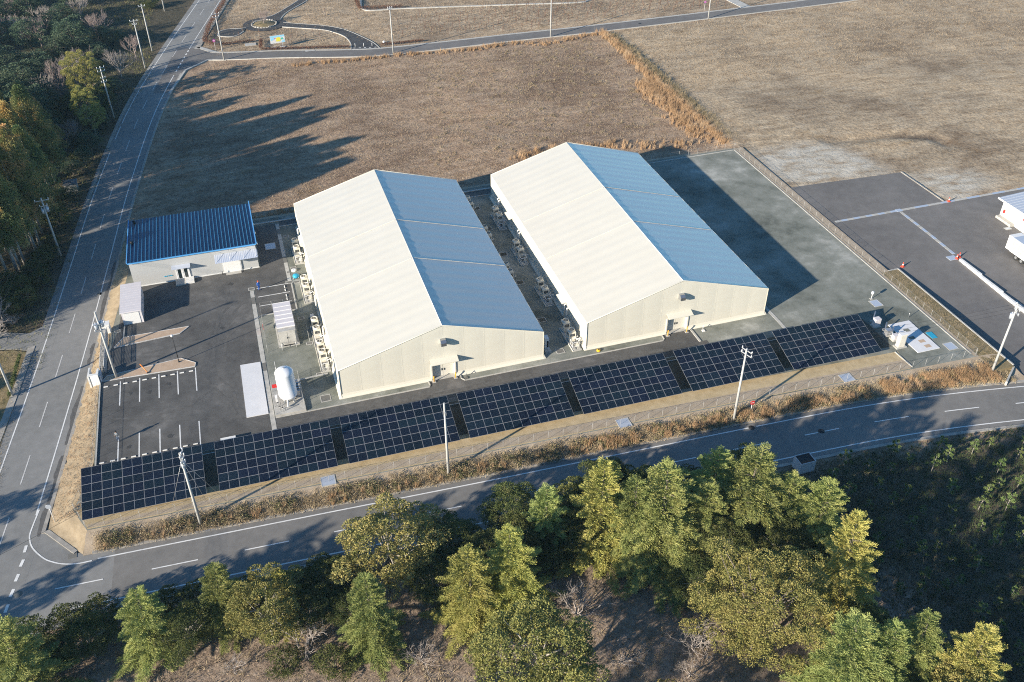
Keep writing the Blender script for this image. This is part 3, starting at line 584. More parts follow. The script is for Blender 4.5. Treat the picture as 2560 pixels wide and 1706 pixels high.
def gable_mesh(y, sgn):
    nx, dz = 80, .253; dx = WW/nx; top = lambda x: WE + (WR-WE)*(1 - abs(x - WW/2)/(WW/2)); nz = 36; V = []; F = []
    for k in range(nz):
        for i in range(nx + 1):
            x = i*dx; z = min(k*dz, top(x)); a = abs(math.sin(pi*x/2.892)); b_ = abs(math.sin(pi*(z-.2)/1.65)); edge = min(1, (top(x)-z)/.5)
            V.append((x, y - sgn*(.022*a**.6*(.5 + .5*b_**.7))*max(0, edge), z))
    n1 = nx + 1
    for k in range(nz-1):
        for i in range(nx):
            q = (k*n1+i, k*n1+i+1, (k+1)*n1+i+1, (k+1)*n1+i)
            if V[q[2]][2] - V[q[1]][2] < 1e-4 and V[q[3]][2] - V[q[0]][2] < 1e-4: continue
            xc, zc = (i+.5)*dx, (k+.5)*dz
            if sgn > 0 and 12.66 < xc < 15.9 and zc < 2.53: continue
            F.append(q if sgn > 0 else q[::-1])
    return np_mesh('gable_wall', V, F, 'membrane', True)
def side_mesh(x, sgn):
    ny, nz = 193, 8; V = []; F = []
    for j in range(ny):
        y = WL*j/(ny-1)
        for k in range(nz):
            z = WE*k/(nz-1); a = abs(math.sin(pi*y/2.01)); V.append((x + sgn*.03*a**.7*math.sin(pi*k/(nz-1))**.6, y, z))
    for j in range(ny-1):
        for k in range(nz-1): q = (j*nz+k, (j+1)*nz+k, (j+1)*nz+k+1, j*nz+k+1); F.append(q if sgn > 0 else q[::-1])
    return np_mesh('side_wall', V, F, 'membrane', True)
def skirt(p0, p1, out):                  # flared foot of the membrane
    (x0, y0), (x1, y1) = p0, p1; ox, oy = out
    return MB().add([(x0+ox*.02, y0+oy*.02, .62), (x1+ox*.02, y1+oy*.02, .62), (x1+ox*.12, y1+oy*.12, .3), (x0+ox*.12, y0+oy*.12, .3), (x1+ox*.36, y1+oy*.36, .05), (x0+ox*.36, y0+oy*.36, .05), (x1+ox*.36, y1+oy*.36, -.01), (x0+ox*.36, y0+oy*.36, -.01)],
                    [(0, 3, 2, 1), (3, 5, 4, 2), (5, 7, 6, 4)])
def make_warehouse():
    t = thing('membrane_warehouse', 'x', 'warehouse')
    for a, b_ in ((0, 18.0), (18.0, 30.0), (30.0, WL)):
        for s in (-1, 1): link('roof_sheet', roof_patch(s, a, b_), t)
    link('gable_wall', gable_mesh(0, 1), t); link('gable_wall', gable_mesh(WL, -1), t)
    link('side_wall', side_mesh(0, -1), t); link('side_wall', side_mesh(WW, 1), t)
    for y in (18.0, 30.0):
        for s in (-1, 1):                # raised lacing flap over each joint
            b_ = MB(); n = 40; V = []
            for i in range(n + 1):
                f = .015 + .97*i/n; x = (f*WW/2) if s < 0 else (WW - f*WW/2); z = WE + (WR-WE)*f; wv = .085 + .018*math.sin(i*1.9) + .02*math.sin(i*.7)
                V += [(x, y-wv, z+.015), (x, y-wv*.35, z+.085), (x, y+wv*.35, z+.085), (x, y+wv, z+.015)]
            F = [(4*i+j, 4*i+4+j, 4*i+5+j, 4*i+1+j) for i in range(n) for j in range(3)]
            b_.add(V, F if s > 0 else [q[::-1] for q in F], 0, True).build('roof_seam', 'membrane_roof', t)
    for i in range(1, 10):
        x = i*2.892; tp = WE + (WR-WE)*(1 - abs(x - WW/2)/(WW/2)) - .1; z0 = 2.7 if 12.6 < x < 16 else .62
        MB().box(x-.02, -.007, z0, x+.02, .02, tp).build('wall_seam', 'membrane', t)
    MB().tube([(WW/2, -.05, WR+.01), (WW/2, WL+.05, WR+.01)], .055, 6).build('ridge_cap', 'galvanised', t)
    for y in (-.03, WL+.03):
        MB().tube([(0, y, 0), (0, y, WE), (WW/2, y, WR+.02), (WW, y, WE), (WW, y, 0)], .07, 6).build('verge_trim', 'membrane', t)
    skirt((0, 0), (12.6, 0), (0, -1)).build('skirt', 'membrane', t); skirt((15.95, 0), (WW, 0), (0, -1)).build('skirt', 'membrane', t)
    skirt((0, WL), (0, 0), (-1, 0)).build('skirt', 'membrane', t); skirt((WW, 0), (WW, WL), (1, 0)).build('skirt', 'membrane', t); skirt((WW, WL), (0, WL), (0, 1)).build('skirt', 'membrane', t)
    for x, y, dx, dy in ((0, 0, -1, -1), (WW, 0, 1, -1), (0, WL, -1, 1), (WW, WL, 1, 1)):   # corner gusset of the skirt
        MB().add([(x, y, .62), (x+dx*.36, y, .05), (x+dx*.33, y+dy*.33, .02), (x, y+dy*.36, .05)], [(0, 1, 2), (0, 2, 3)]).add([(x+dx*.36, y, .05), (x+dx*.36, y, -.01), (x+dx*.33, y+dy*.33, -.01), (x+dx*.33, y+dy*.33, .02), (x, y+dy*.36, .05), (x, y+dy*.36, -.01)], [(0, 1, 2, 3), (3, 2, 5, 4)]).build('skirt_gusset', 'membrane', t)
    # double door in a recess
    f = MB().box(12.52, -.14, 0, 12.70, .5, 2.62).box(15.88, -.14, 0, 16.06, .5, 2.62).box(12.70, -.14, 2.5, 15.88, .5, 2.62); f.build('door_frame', 'cream_steel', t)
    box('threshold', 'concrete', (12.3, -.35, -.1, 16.2, .5, .1), t)
    for x0, x1 in ((12.71, 14.27), (14.31, 15.87)):
        d = box('door', 'cream_steel', (x0, .40, .11, x1, .46, 2.49), t); box('handle', 'dark', (x1-.2 if x0 < 13 else x0+.1, .33, 1.0, x1-.1 if x0 < 13 else x0+.2, .40, 1.35), d); box('rail', 'cream_steel', (x0+.1, .385, 1.75, x1-.1, .40, 1.8), d)
    MB().add([(12.45, -.02, 3.52), (16.3, -.02, 3.52), (16.3, -1.05, 3.22), (12.45, -1.05, 3.22), (12.45, -.02, 3.44), (16.3, -.02, 3.44), (16.3, -1.05, 3.14), (12.45, -1.05, 3.14)], [(0, 3, 2, 1), (4, 5, 6, 7), (3, 7, 6, 2), (0, 4, 7, 3), (1, 2, 6, 5)]).build('door_canopy', 'membrane', t)
    # exhaust hood high on the gable
    pr = [(-.02, 6.75), (-.45, 6.72), (-.82, 6.42), (-.84, 5.95), (-.02, 5.95)]; n = len(pr)
    MB().add([(14.02, y, z) for y, z in pr] + [(14.78, y, z) for y, z in pr], [tuple(range(n)), tuple(range(2*n-1, n-1, -1))] + [(i, n+i, n+(i+1) % n, (i+1) % n) for i in range(n)]).build('exhaust_hood', 'stainless', t)
    return t
wa = make_warehouse(); wa['label'] = 'left cream membrane warehouse with gabled roof beside the white tank'; wa['group'] = 'membrane warehouses'
wb = dup(wa, (35.42, 0, 0), 0, 'right cream membrane warehouse with gabled roof casting a shadow on open yard')
for o in (wb,):
    for y in (36.3, 9.6):
        c = MB().add([(-.03, y-1.3, 2.8), (-.03, y+1.3, 2.8), (-.75, y+1.3, 2.62), (-.75, y-1.3, 2.62), (-.03, y-1.3, 2.72), (-.03, y+1.3, 2.72), (-.75, y+1.3, 2.54), (-.75, y-1.3, 2.54)], [(0, 1, 2, 3), (7, 6, 5, 4), (3, 2, 6, 7), (0, 3, 7, 4), (1, 5, 6, 2)]).build('side_canopy', 'unit_beige', o)
        d = box('side_door', 'cream_steel', (-.10, y-.55, .05, -.02, y+.55, 2.15), o)
    for ys in ((42.8, 42.05), (31.1, 30.25), (8.1, 7.0)):
        for y in ys: MB().tube([(-.42, y, .3), (-.42, y, 2.45), (-.40, y, 2.6), (-.02, y, 2.62)], .11, 8).build('wall_pipe', 'white_steel', o)
for y in (41.5, 20.5, 12.2): MB().tube([(-.35, y+.6, .3), (-.35, y+.6, 3.0), (-.30, y+.6, 3.15), (-.02, y+.6, 3.2)], .12, 8).build('wall_pipe', 'white_steel', wa)
for y in (38.0, 9.0):
    MB().add([(-.03, y-1.3, 3.6), (-.03, y+1.3, 3.6), (-.6, y+1.3, 3.3), (-.6, y-1.3, 3.3), (-.6, y+1.3, 2.9), (-.6, y-1.3, 2.9), (-.03, y-1.3, 2.6), (-.03, y+1.3, 2.6)], [(0, 1, 2, 3), (3, 2, 4, 5), (5, 4, 7, 6), (0, 3, 5, 6), (1, 7, 4, 2)]).build('side_hood', 'membrane', wa)

# ------------------------------------------------------------------ outdoor units, pads and pump skids
def make_unit():
    t = thing('outdoor_unit', 'x', 'air conditioner')
    cab = MB().box(-.52, -.58, .12, .52, .58, 1.62).build('cabinet', 'unit_beige', t)
    MB().lathe([(.47, 1.62), (.47, 1.86), (.40, 1.88), (.38, 1.74)], 0, 0, 18).build('fan_ring', 'unit_beige', t)
    g = MB().lathe([(.39, 1.76), (.001, 1.76)], 0, 0, 18)
    g.build('fan_grille', 'grille', t)
    MB().tube([(-.36, 0, 1.80), (.36, 0, 1.80)], .025, 4).tube([(0, -.36, 1.80), (0, .36, 1.80)], .025, 4).build('fan_guard', 'unit_beige', t)
    lv = MB().box(-.05, -.612, .95, .05, -.583, 1.42).mesh('louvre', 'dark')
    for x in (-.27, -.09, .09, .27): link('louvre', lv, t, (x, 0, 0))
    lv2 = MB().box(-.548, -.045, .9, -.523, .045, 1.4).mesh('louvre', 'dark')
    for y in (-.3, 0, .3): link('louvre', lv2, t, (0, y, 0))
    MB().box(-.5, -.56, 0, -.3, .56, .12).box(.3, -.56, 0, .5, .56, .12).build('base_rail', 'galvanised', t)
    MB().tube([(.35, -.65, .3), (.35, -.65, .75), (.8, -.65, .8), (.82, -.2, .8)], .05, 6).build('pipe', 'white_steel', t)
    return t
def make_skid():
    t = thing('pump_skid', 'x', 'pump')
    fr = MB()
    for x in (-.5, .5):
        for y in (-.5, .5): fr.box(x-.03, y-.03, 0, x+.03, y+.03, .85)
    for z in (.1, .82): fr.box(-.53, -.53, z, .53, -.47, z+.06).box(-.53, .47, z, .53, .53, z+.06).box(-.53, -.47, z, -.47, .47, z+.06).box(.47, -.47, z, .53, .47, z+.06)
    fr.build('frame', 'white_steel', t)
    MB().tube([(-.35, .1, .4), (.3, .1, .4)], .17, 10).build('motor', 'dark', t); MB().tube([(-.2, -.25, .15), (-.2, -.25, .75), (.3, -.25, .75), (.3, .3, .75)], .06, 6).build('pipe', 'steel', t)
    box('valve_block', 'unit_beige', (.05, -.42, .12, .42, -.1, .55), t); box('foot', 'concrete', (-.55, -1.0, 0, -.2, -.65, .12), t); box('foot', 'concrete', (.1, -1.0, 0, .45, -.65, .12), t)
    MB().tube([(.3, .3, .75), (.9, .3, .95), (.95, .0, .95)], .06, 6).build('elbow', 'white_steel', t)
    return t
unit0 = make_unit(); skid0 = make_skid(); used = {'u': 0, 's': 0}
def put(root, key, loc, rz, label, group):
    if used[key] == 0: used[key] = 1; root.location = loc; root.rotation_euler = (0, 0, rz); root['label'] = label; root['group'] = group; return root
    return dup(root, loc, rz, label, group)
def unit_row(x, pairs, side, sg, ua=0, skids=True):
    for i, ys in enumerate(pairs):
        y1, y0 = ys[0] + .8, ys[-1] - (2.75 if skids else .85)
        p = thing('equipment_pad', 'low concrete equipment pad %s, %s from back' % (side, ORD[i]), 'pad', (x, y0, 0)); box('slab', 'concrete', (-.68, 0, -.05, .68, y1-y0, .14), p); box('edge', 'unit_beige', (-.74, .05, -.02, -.685, y1-y0-.05, .2), p)
        for j, y in enumerate(ys): put(unit0, 'u', (x, y, .14), 0, 'beige outdoor cooling unit with round fan %s, %s from back' % (side, ORD[i*2+j]), 'outdoor units ' + side)
        if skids: put(skid0, 's', (x, ys[-1] - 1.5, .14), 0, 'small framed pump skid %s, %s from back' % (side, ORD[i]), 'pump skids')
unit_row(-1.15, ((40.95, 38.65), (29.07, 26.68), (17.0, 14.75), (11.1, 8.85)), 'left of the left warehouse', -1)
unit_row(34.12, ((41.25, 38.9), (29.2, 26.85), (16.85, 14.45), (5.1, 2.65)), 'left of the right warehouse', -1)
unit_row(30.38, ((46.6, 44.4), (35.33, 32.9), (23.0, 20.75)), 'beyond left warehouse right eave', 1, skids=False)
t = thing('heat_exchanger', 'slim white cabinet on a concrete plinth by the front right corner of left warehouse', 'cabinet', (29.95, 1.6, 0))
box('plinth', 'concrete', (-.45, -1.0, 0, .45, .9, .35), t); box('cabinet', 'white_steel', (-.3, -.25, .35, .3, .75, 2.1), t); box('door', 'dark', (-.05, -.28, .6, .22, -.255, 1.7), t)
t = thing('dark_cabinet', 'small dark steel cabinet row by the left wall of left warehouse', 'cabinet', (-1.25, 19.1, 0)); box('body', 'steel', (-.35, -.6, .05, .35, .5, .7), t); box('lid', 'dark', (-.38, -.63, .7, .38, .1, .78), t); box('riser', 'galvanised', (-.25, .6, 0, .25, 1.3, .5), t)

# ------------------------------------------------------------------ yellow bollards and odd bits before the doors
bm = thing('bollard', 'x', 'bollard'); MB().tube([(0, 0, .08), (0, 0, 1.0)], .075, 10).build('post', 'yellow_paint', bm); box('base', 'concrete', (-.24, -.22, 0, .24, .22, .09), bm)
for i, (x, y, lb) in enumerate(((12.75, -.62, 'left of the door of the left warehouse'), (15.8, -.65, 'right of the door of the left warehouse'), (48.05, -.72, 'left of the door of the right warehouse'), (51.1, -.75, 'right of the door of the right warehouse'))):
    if i == 0: bm.location = (x, y, .01); bm['label'] = 'yellow bollard ' + lb; bm['group'] = 'yellow bollards'
    else: dup(bm, (x, y, .01), 0, 'yellow bollard ' + lb)
t = thing('hose_reel', 'round yellow object on gravel at the front corner of the right warehouse', 'reel', (37.0, -1.0, 0)); MB().lathe([(.28, 0), (.3, .1), (.28, .22), (.12, .26), (.001, .26)], 0, 0, 14).build('drum', 'yellow_paint', t); MB().lathe([(.1, .26), (.1, .3), (.001, .3)], 0, 0, 10).build('hub', 'dark', t)
for nm, x, y, lb in (('tap_stand', 53.7, -.85, 'small white water tap stand right of the right warehouse door'), ('tap_stand', 17.3, -.75, 'small dark tap stand right of the left warehouse door')):
    t = thing(nm, lb, 'tap', (x, y, 0)); MB().tube([(0, 0, 0), (0, 0, .75)], .04, 6).build('post', 'white_steel' if x > 40 else 'steel', t); MB().tube([(0, 0, .62), (0, -.2, .62), (0, -.22, .52)], .03, 6).build('spout', 'steel', t); box('basin', 'white_steel' if x > 40 else 'grille', (-.3, -.6, 0, .1, -.15, .12), t)

# ================================================================== BLUE-ROOFED OFFICE
of = thing('office_building', 'low grey office with blue ribbed metal roof beside the road', 'building')
X0, X1, Y0, Y1, ZF, ZB = -27.1, -7.5, 37.0, 51.7, 4.62, 4.15
MB().add([(X0+.1, Y0+.1, -.02), (X1-.1, Y0+.1, -.02), (X1-.1, Y1-.1, -.02), (X0+.1, Y1-.1, -.02), (X0+.1, Y0+.1, ZF-.05), (X1-.1, Y0+.1, ZF-.05), (X1-.1, Y1-.1, ZB-.05), (X0+.1, Y1-.1, ZB-.05)], [(0, 1, 5, 4), (1, 2, 6, 5), (2, 3, 7, 6), (3, 0, 4, 7)]).build('wall', 'office_wall', of)
n_ = 6
cl = MB().box(X0+.1, Y0+.092, 0, X1-.1, Y0+.1, .012).mesh('cladding_joint', 'office_wall')
for i in range(9): link('cladding_joint', cl, of, (0, 0, .45 + i*.46))
box('plinth', 'paint_white', (X0+.05, Y0+.03, -.02, X1-.05, Y0+.12, .14), of)
rf = MB().add([(X0-.05, Y0-.1, ZF), (X1+.05, Y0-.1, ZF), (X1+.05, Y1+.1, ZB), (X0-.05, Y1+.1, ZB), (X0-.05, Y0-.1, ZF-.06), (X1+.05, Y0-.1, ZF-.06), (X1+.05, Y1+.1, ZB-.06), (X0-.05, Y1+.1, ZB-.06)], [(0, 1, 2, 3), (4, 7, 6, 5), (0, 4, 5, 1), (2, 6, 7, 3), (0, 3, 7, 4), (1, 5, 6, 2)]).build('roof', 'roof_blue', of)
hyp = math.hypot(Y1-Y0, ZB-ZF)
rb = MB().add([(-.045, 0, 0), (-.025, 0, .12), (.025, 0, .12), (.045, 0, 0), (-.045, hyp, 0), (-.025, hyp, .12), (.025, hyp, .12), (.045, hyp, 0)], [(0, 1, 5, 4), (1, 2, 6, 5), (2, 3, 7, 6), (0, 3, 2, 1), (4, 5, 6, 7)]).mesh('roof_rib', 'rib_blue_sunlit')
for i in range(34):
    o = link('roof_rib', rb, rf, (X0 + .45 + i*(X1-X0-.9)/33, Y0 - .05, ZF + .004)); o.rotation_euler = (math.atan2(ZB-ZF, Y1-Y0), 0, 0)
MB().add([(X1+.06, Y0-.12, ZF-.1), (X1+.22, Y0-.12, ZF-.1), (X1+.22, Y1+.12, ZB-.1), (X1+.06, Y1+.12, ZB-.1), (X1+.06, Y0-.12, ZF+.16), (X1+.22, Y0-.12, ZF+.16), (X1+.22, Y1+.12, ZB+.5), (X1+.06, Y1+.12, ZB+.5)], [(4, 5, 6, 7), (0, 1, 5, 4), (1, 2, 6, 5), (2, 3, 7, 6), (3, 0, 4, 7)]).build('verge_trim', 'trim_blue', of)
MB().add([(X0-.2, Y0-.12, ZF-.1), (X0-.06, Y0-.12, ZF-.1), (X0-.06, Y1+.12, ZB-.1), (X0-.2, Y1+.12, ZB-.1), (X0-.2, Y0-.12, ZF+.13), (X0-.06, Y0-.12, ZF+.13), (X0-.06, Y1+.12, ZB+.13), (X0-.2, Y1+.12, ZB+.13)], [(4, 5, 6, 7), (0, 1, 5, 4), (1, 2, 6, 5), (2, 3, 7, 6), (3, 0, 4, 7)]).build('verge_trim', 'trim_blue', of)
box('gutter', 'trim_blue', (X0-.04, Y0-.24, ZF-.2, X1+.05, Y0-.11, ZF-.03), of)
fr = MB().box(-20.45, 36.98, .12, -20.3, 37.08, 2.35).box(-18.5, 36.98, .12, -18.35, 37.08, 2.35).box(-20.3, 36.98, 2.22, -18.5, 37.08, 2.35).box(-19.47, 36.98, .12, -19.33, 37.08, 2.22)
fr.build('door_frame', 'white_steel', of)
for x0, x1 in ((-20.29, -19.48), (-19.32, -18.51)):
    d = MB().box(x0, 37.0, .14, x0+.14, 37.06, 2.2).box(x1-.14, 37.0, .14, x1, 37.06, 2.2).box(x0+.14, 37.0, .14, x1-.14, 37.06, .34).box(x0+.14, 37.0, 2.05, x1-.14, 37.06, 2.2).build('door', 'white_steel', of); box('pane', 'glass_dark', (x0+.142, 37.02, .342, x1-.142, 37.05, 2.048), d)
box('step', 'concrete', (-20.75, 35.35, -.02, -19.2, 37.02, .30), of); box('landing', 'paint_white', (-19.195, 35.5, -.02, -17.9, 37.02, .42), of)
MB().add([(-20.9, 37.08, 2.85), (-18.05, 37.08, 2.85), (-18.05, 36.05, 2.72), (-20.9, 36.05, 2.72), (-20.9, 37.08, 2.75), (-18.05, 37.08, 2.75), (-18.05, 36.05, 2.62), (-20.9, 36.05, 2.62)], [(0, 3, 2, 1), (4, 5, 6, 7), (3, 7, 6, 2), (0, 4, 7, 3), (1, 2, 6, 5)]).build('entrance_canopy', 'canopy_metal', of)
cn = MB(); nn = 24
for i in range(nn):
    xa = -14.15 + i*6.65/nn; xb = xa + 6.65/nn; h_ = .012
    cn.add([(xa, 37.08, 3.55), ((xa+xb)/2, 37.08, 3.55+h_), (xb, 37.08, 3.55), (xa, 34.9, 3.2), ((xa+xb)/2, 34.9, 3.2+h_), (xb, 34.9, 3.2)], [(0, 3, 4, 1), (1, 4, 5, 2)])
cn.build('loading_canopy', 'canopy_metal', of)
for x in (-13.9, -11.8, -9.7, -7.8): MB().tube([(x, 37.08, 4.3), (x, 35.2, 3.3)], .025, 5).build('canopy_stay', 'galvanised', of)
box('shutter_frame', 'white_steel', (-13.12, 36.95, -.01, -10.3, 37.085, 2.75), of)
sh = MB().box(-13.0, 36.93, .02, -10.42, 36.948, .17).mesh('shutter_slat', 'white_steel')
for i in range(16): link('shutter_slat', sh, of, (0, 0, i*.16))
box('ramp', 'concrete', (-12.9, 36.2, -.02, -10.5, 36.94, .08), of)
for x in (-13.45, -10.2):
    MB().tube([(x, 36.5, 0), (x, 36.5, .75)], .05, 8).build('guard_post', 'dark', of)
box('notice', 'sign_yellow', (-9.9, 37.0, 2.75, -9.0, 37.08, 3.0), of)
for i, (x, w_) in enumerate(((-22.3, .22), (-22.05, .18), (-21.8, .25), (-21.5, .2), (-21.25, .22))): box('wall_letter', 'cyan_paint', (x, 37.03, 1.05 + .0*i, x + w_*.8, 37.078, 1.2), of)
for y, z in ((41, 2.3), (44.5, 2.4), (47.5, 2.4)): MB().tube([(X1-.1, y, z), (X1+.25, y, z), (X1+.3, y, z-.25)], .12, 8).build('vent_cap', 'white_steel', of)
box('meter_box', 'white_steel', (X1-.095, 39.0, 1.1, X1+.1, 39.6, 1.8), of)
for x, y in ((-26.2, 50.2), (-26.5, 43.2)): MB().lathe([(.22, 4.3), (.22, 4.75), (.3, 4.78), (.001, 4.9)], x, y, 10).build('roof_vent', 'dark', rf)
# ------------------------------------------------------------------ pale storage shed
sd = thing('storage_shed', 'pale prefabricated storage shed between office and entrance', 'shed')
box('wall', 'shed_panel', (-28.48, 26.75, 0, -25.68, 34.3, 2.3), sd)
rs = MB().add([(-28.62, 26.55, 2.36), (-25.55, 26.55, 2.36), (-25.55, 34.4, 2.52), (-28.62, 34.4, 2.52), (-28.62, 26.55, 2.28), (-25.55, 26.55, 2.28), (-25.55, 34.4, 2.42), (-28.62, 34.4, 2.42)], [(0, 1, 2, 3), (4, 7, 6, 5), (0, 4, 5, 1), (1, 5, 6, 2), (2, 6, 7, 3), (3, 7, 4, 0)]).build('roof', 'shed_panel', sd)
sr = MB().box(-28.6, -.012, .0, -25.57, .012, .012).mesh('roof_rib', 'shed_panel')
for i in range(12):
    y = 27.0 + i*.64; link('roof_rib', sr, rs, (0, y, 2.36 + .16*(y-26.55)/7.85))
box('eave_gutter', 'shed_panel', (-28.64, 26.45, 2.22, -25.53, 26.54, 2.3), sd); box('corner_post', 'shed_panel', (-25.675, 26.7, 0, -25.6, 26.82, 2.27), sd); box('roller_door', 'white_steel', (-28.2, 26.70, .05, -26.0, 26.745, 2.1), sd); box('kick_strip', 'concrete', (-25.675, 26.8, 0, -25.64, 34.2, .2), sd)

# ------------------------------------------------------------------ entrance: sliding lattice gate, pillars
gt = thing('sliding_gate', 'silver lattice sliding gate across the site entrance', 'gate', (-31.0, 15.4, -.05)); N_ = 34
sl_ = MB().box(-.03, -.035, .08, .03, .035, 1.45).mesh('gate_bar', 'galvanised')
for i in range(N_):
    for x in (-.28, .28): link('gate_bar', sl_, gt, (x, i*.29, 0))
xb_ = MB().add([(-.28, 0, .2), (.28, .29, .2), (.28, .29, .26), (-.28, 0, .26)], [(0, 1, 2, 3), (3, 2, 1, 0)]).mesh('gate_link', 'galvanised')
for i in range(N_-1):
    for z in (.1, .6, 1.1): link('gate_link', xb_, gt, (0, i*.29, z)); link('gate_link', xb_, gt, (0, i*.29, z+.1)).scale = (-1, 1, 1)
for x in (-.28, .28): MB().tube([(x, -.05, 1.46), (x, 9.65, 1.46)], .03, 5).tube([(x, -.05, .1), (x, 9.65, .1)], .03, 5).build('gate_rail', 'galvanised', gt)
t = thing('gate_pillar', 'angled white entrance wall at the near end of the lattice gate', 'wall'); MB().prism([(-32.6, 13.2), (-31.35, 13.0), (-31.25, 14.6), (-31.5, 14.65), (-31.65, 13.5), (-32.55, 13.6)], -.7, 1.65).build('wall', 'paint_white', t); MB().prism([(-32.75, 13.1), (-32.55, 13.1), (-32.45, 15.2), (-32.65, 15.2)], -.75, 1.6).build('return_wall', 'paint_white', t); box('panel', 'silver_panel', (-31.24, 13.2, .2, -31.1, 14.6, 1.3), t)
t = thing('gate_housing', 'white box at the far end of the lattice gate', 'gate housing', (-30.85, 25.9, 0)); box('body', 'paint_white', (-.55, -.5, -.3, .55, .45, 1.5), t); box('cap', 'white_steel', (-.6, -.55, 1.5, .6, .5, 1.56), t)

# ================================================================== SOLAR ROW
PW, PH_, TH = 2.335, 1.165, .04
cell = MB()
FW = .022
cell.box(0, 0, -TH, PW, FW, 0, 1).box(0, PH_-FW, -TH, PW, PH_, 0, 1).box(0, FW, -TH, FW, PH_-FW, 0, 1).box(PW-FW, FW, -TH, PW, PH_-FW, 0, 1)
cell.add([(FW, FW, -.006), (PW-FW, FW, -.006), (PW-FW, PH_-FW, -.006), (FW, PH_-FW, -.006)], [(0, 1, 2, 3)], 0)
cell.add([(PW/2-.018, .045, -.003), (PW/2+.018, .045, -.003), (PW/2+.018, PH_-.045, -.003), (PW/2-.018, PH_-.045, -.003)], [(0, 1, 2, 3)], 2)
for i in range(1, 9):
    y = .045 + (PH_-.09)*i/9
    for a in (.09, PW/2+.05): cell.add([(a, y-.004, -.0035), (a+PW/2-.14, y-.004, -.0035), (a+PW/2-.14, y+.004, -.0035), (a, y+.004, -.0035)], [(0, 1, 2, 3)], 3)
mat('cell_gap', [(0.22, 0.24, 0.27)], 0.4); mat('busbar', [(0.05, 0.06, 0.085)], 0.35)
panel_me = cell.mesh('solar_panel', ['solar_cell', 'solar_frame', 'cell_gap', 'busbar'])
post_me = MB().tube([(0, 0, -.3), (0, 0, 1)], .06, 8).mesh('post', 'galvanised')
TILT = rad(15.6); ct, st_ = math.cos(TILT), math.sin(TILT)
PVX = [(-32.3, -13.55), (-16.75, -13.62), (-1.18, -13.72), (14.3, -13.85), (29.75, -13.98), (45.45, -14.1), (60.95, -14.22)]
for k, (x, y) in enumerate(PVX):
    wd = 14.0 if k < 1 else 14.15
    lb = ['leftmost solar array, at the corner by the parking bays', 'second solar array from the left, behind the pole with guy wires', 'third solar array from the left, nearest the white tank', 'fourth solar array from the left, middle of the row before the left warehouse door', 'fifth solar array from the left, before the gap between the warehouses', 'sixth solar array from the left, before the right warehouse door', 'rightmost solar array, next to the white equipment pad'][k]
    t = thing('solar_array', lb, 'solar array', (x, y, .72), rad(-.33), 'solar arrays in the front row')
    sx = wd/(6*PW + 5*.02)
    for j in range(6):
        for i in range(6):
            o = link('solar_panel', panel_me, t, (i*(PW+.02)*sx, j*(PH_+.02)*ct, j*(PH_+.02)*st_)); o.rotation_euler = (TILT + random.uniform(-.004, .004), random.uniform(-.002, .002), 0); o.scale = (sx, 1, 1)
    for j, f in ((0, .18), (1, .8)):
        yy, zz = f*7.0*ct, f*7.0*st_
        for i in range(4): o = link('post', post_me, t, (.9 + i*(wd-1.8)/3, yy, -.72)); o.scale = (1, 1, .72 + zz - .13)
        MB().box(.1, yy-.04, zz-.15, wd-.1, yy+.04, zz-.07).build('beam', 'galvanised', t)
    for i in range(8): o = MB().box(-.03, .1, -.11, .03, 6.95, -.045).build('rafter', 'galvanised', t); o.location = (.5 + i*(wd-1.0)/7, 0, 0); o.rotation_euler = (TILT, 0, 0)
t = thing('inverter_box', 'small white box at the upper left corner of the second solar array', 'inverter', (-15.2, -4.4, 0)); box('body', 'white_steel', (-.9, -.25, .1, .9, .25, .65), t); box('foot', 'galvanised', (-.7, -.2, 0, -.55, .2, .1), t); box('foot', 'galvanised', (.55, -.2, 0, .7, .2, .1), t); box('lid', 'paint_white', (-.94, -.29, .65, .94, .29, .7), t)

# ================================================================== TANK, CABINET, SITE FENCES
MESHES = {}
def mesh_panel(h):
    k = round(h, 2)
    if k in MESHES: return MESHES[k]
    b = MB(); wd = 2.0; s = .14; r = .0028
    def strip(x0, z0, x1, z1): b.add([(x0-r, 0, z0), (x0+r, 0, z0), (x1+r, 0, z1), (x1-r, 0, z1)], [(0, 1, 2, 3)])
    n = int((wd + h)/s)
    for i in range(n):
        a = i*s - h
        x0, z0 = (a, 0) if a >= 0 else (0, -a); x1, z1 = (a+h, h) if a + h <= wd else (wd, wd-a)
        if z0 < h and x0 < wd: strip(x0, z0, x1, z1); strip(wd-x0, z0, wd-x1, z1)
    b.box(0, -.008, h-.008, wd, .008, h+.008)
    MESHES[k] = b.mesh('mesh_panel', 'wire_mesh'); return MESHES[k]
def fence(name, label, pts, h, sp=2.0, post_r=.02, z=0.0, cat='fence', m='fence_post'):
    t = thing(name, label, cat); pm = MB().tube([(0, 0, -.3), (0, 0, h+.03)], post_r, 6).mesh('post', m); first = True
    for a, b in zip(pts[:-1], pts[1:]):
        a, b = Vector((*a, z)), Vector((*b, z)); d = b-a; n = max(1, round(d.length/sp)); an = math.atan2(d.y, d.x)
        for i in range(n + 1):
            if i == 0 and not first: continue
            p = a + d*(i/n); link('post', pm, t, p)
        first = False
        for i in range(n): o = link('mesh_panel', mesh_panel(h), t, a + d*(i/n), an); o.scale = (d.length/n/2.0, 1, 1)
    return t
fence('chain_link_fence', 'long chain-link fence along the front bank below the solar arrays', [(-31.95, -14.25), (-10, -15.1), (30, -16.45), (65, -17.75), (87.85, -18.5)], 1.2)
fence('chain_link_fence', 'chain-link fence along the right edge of the yard', [(87.9, -18.35), (87.85, 52.9)], 1.2)
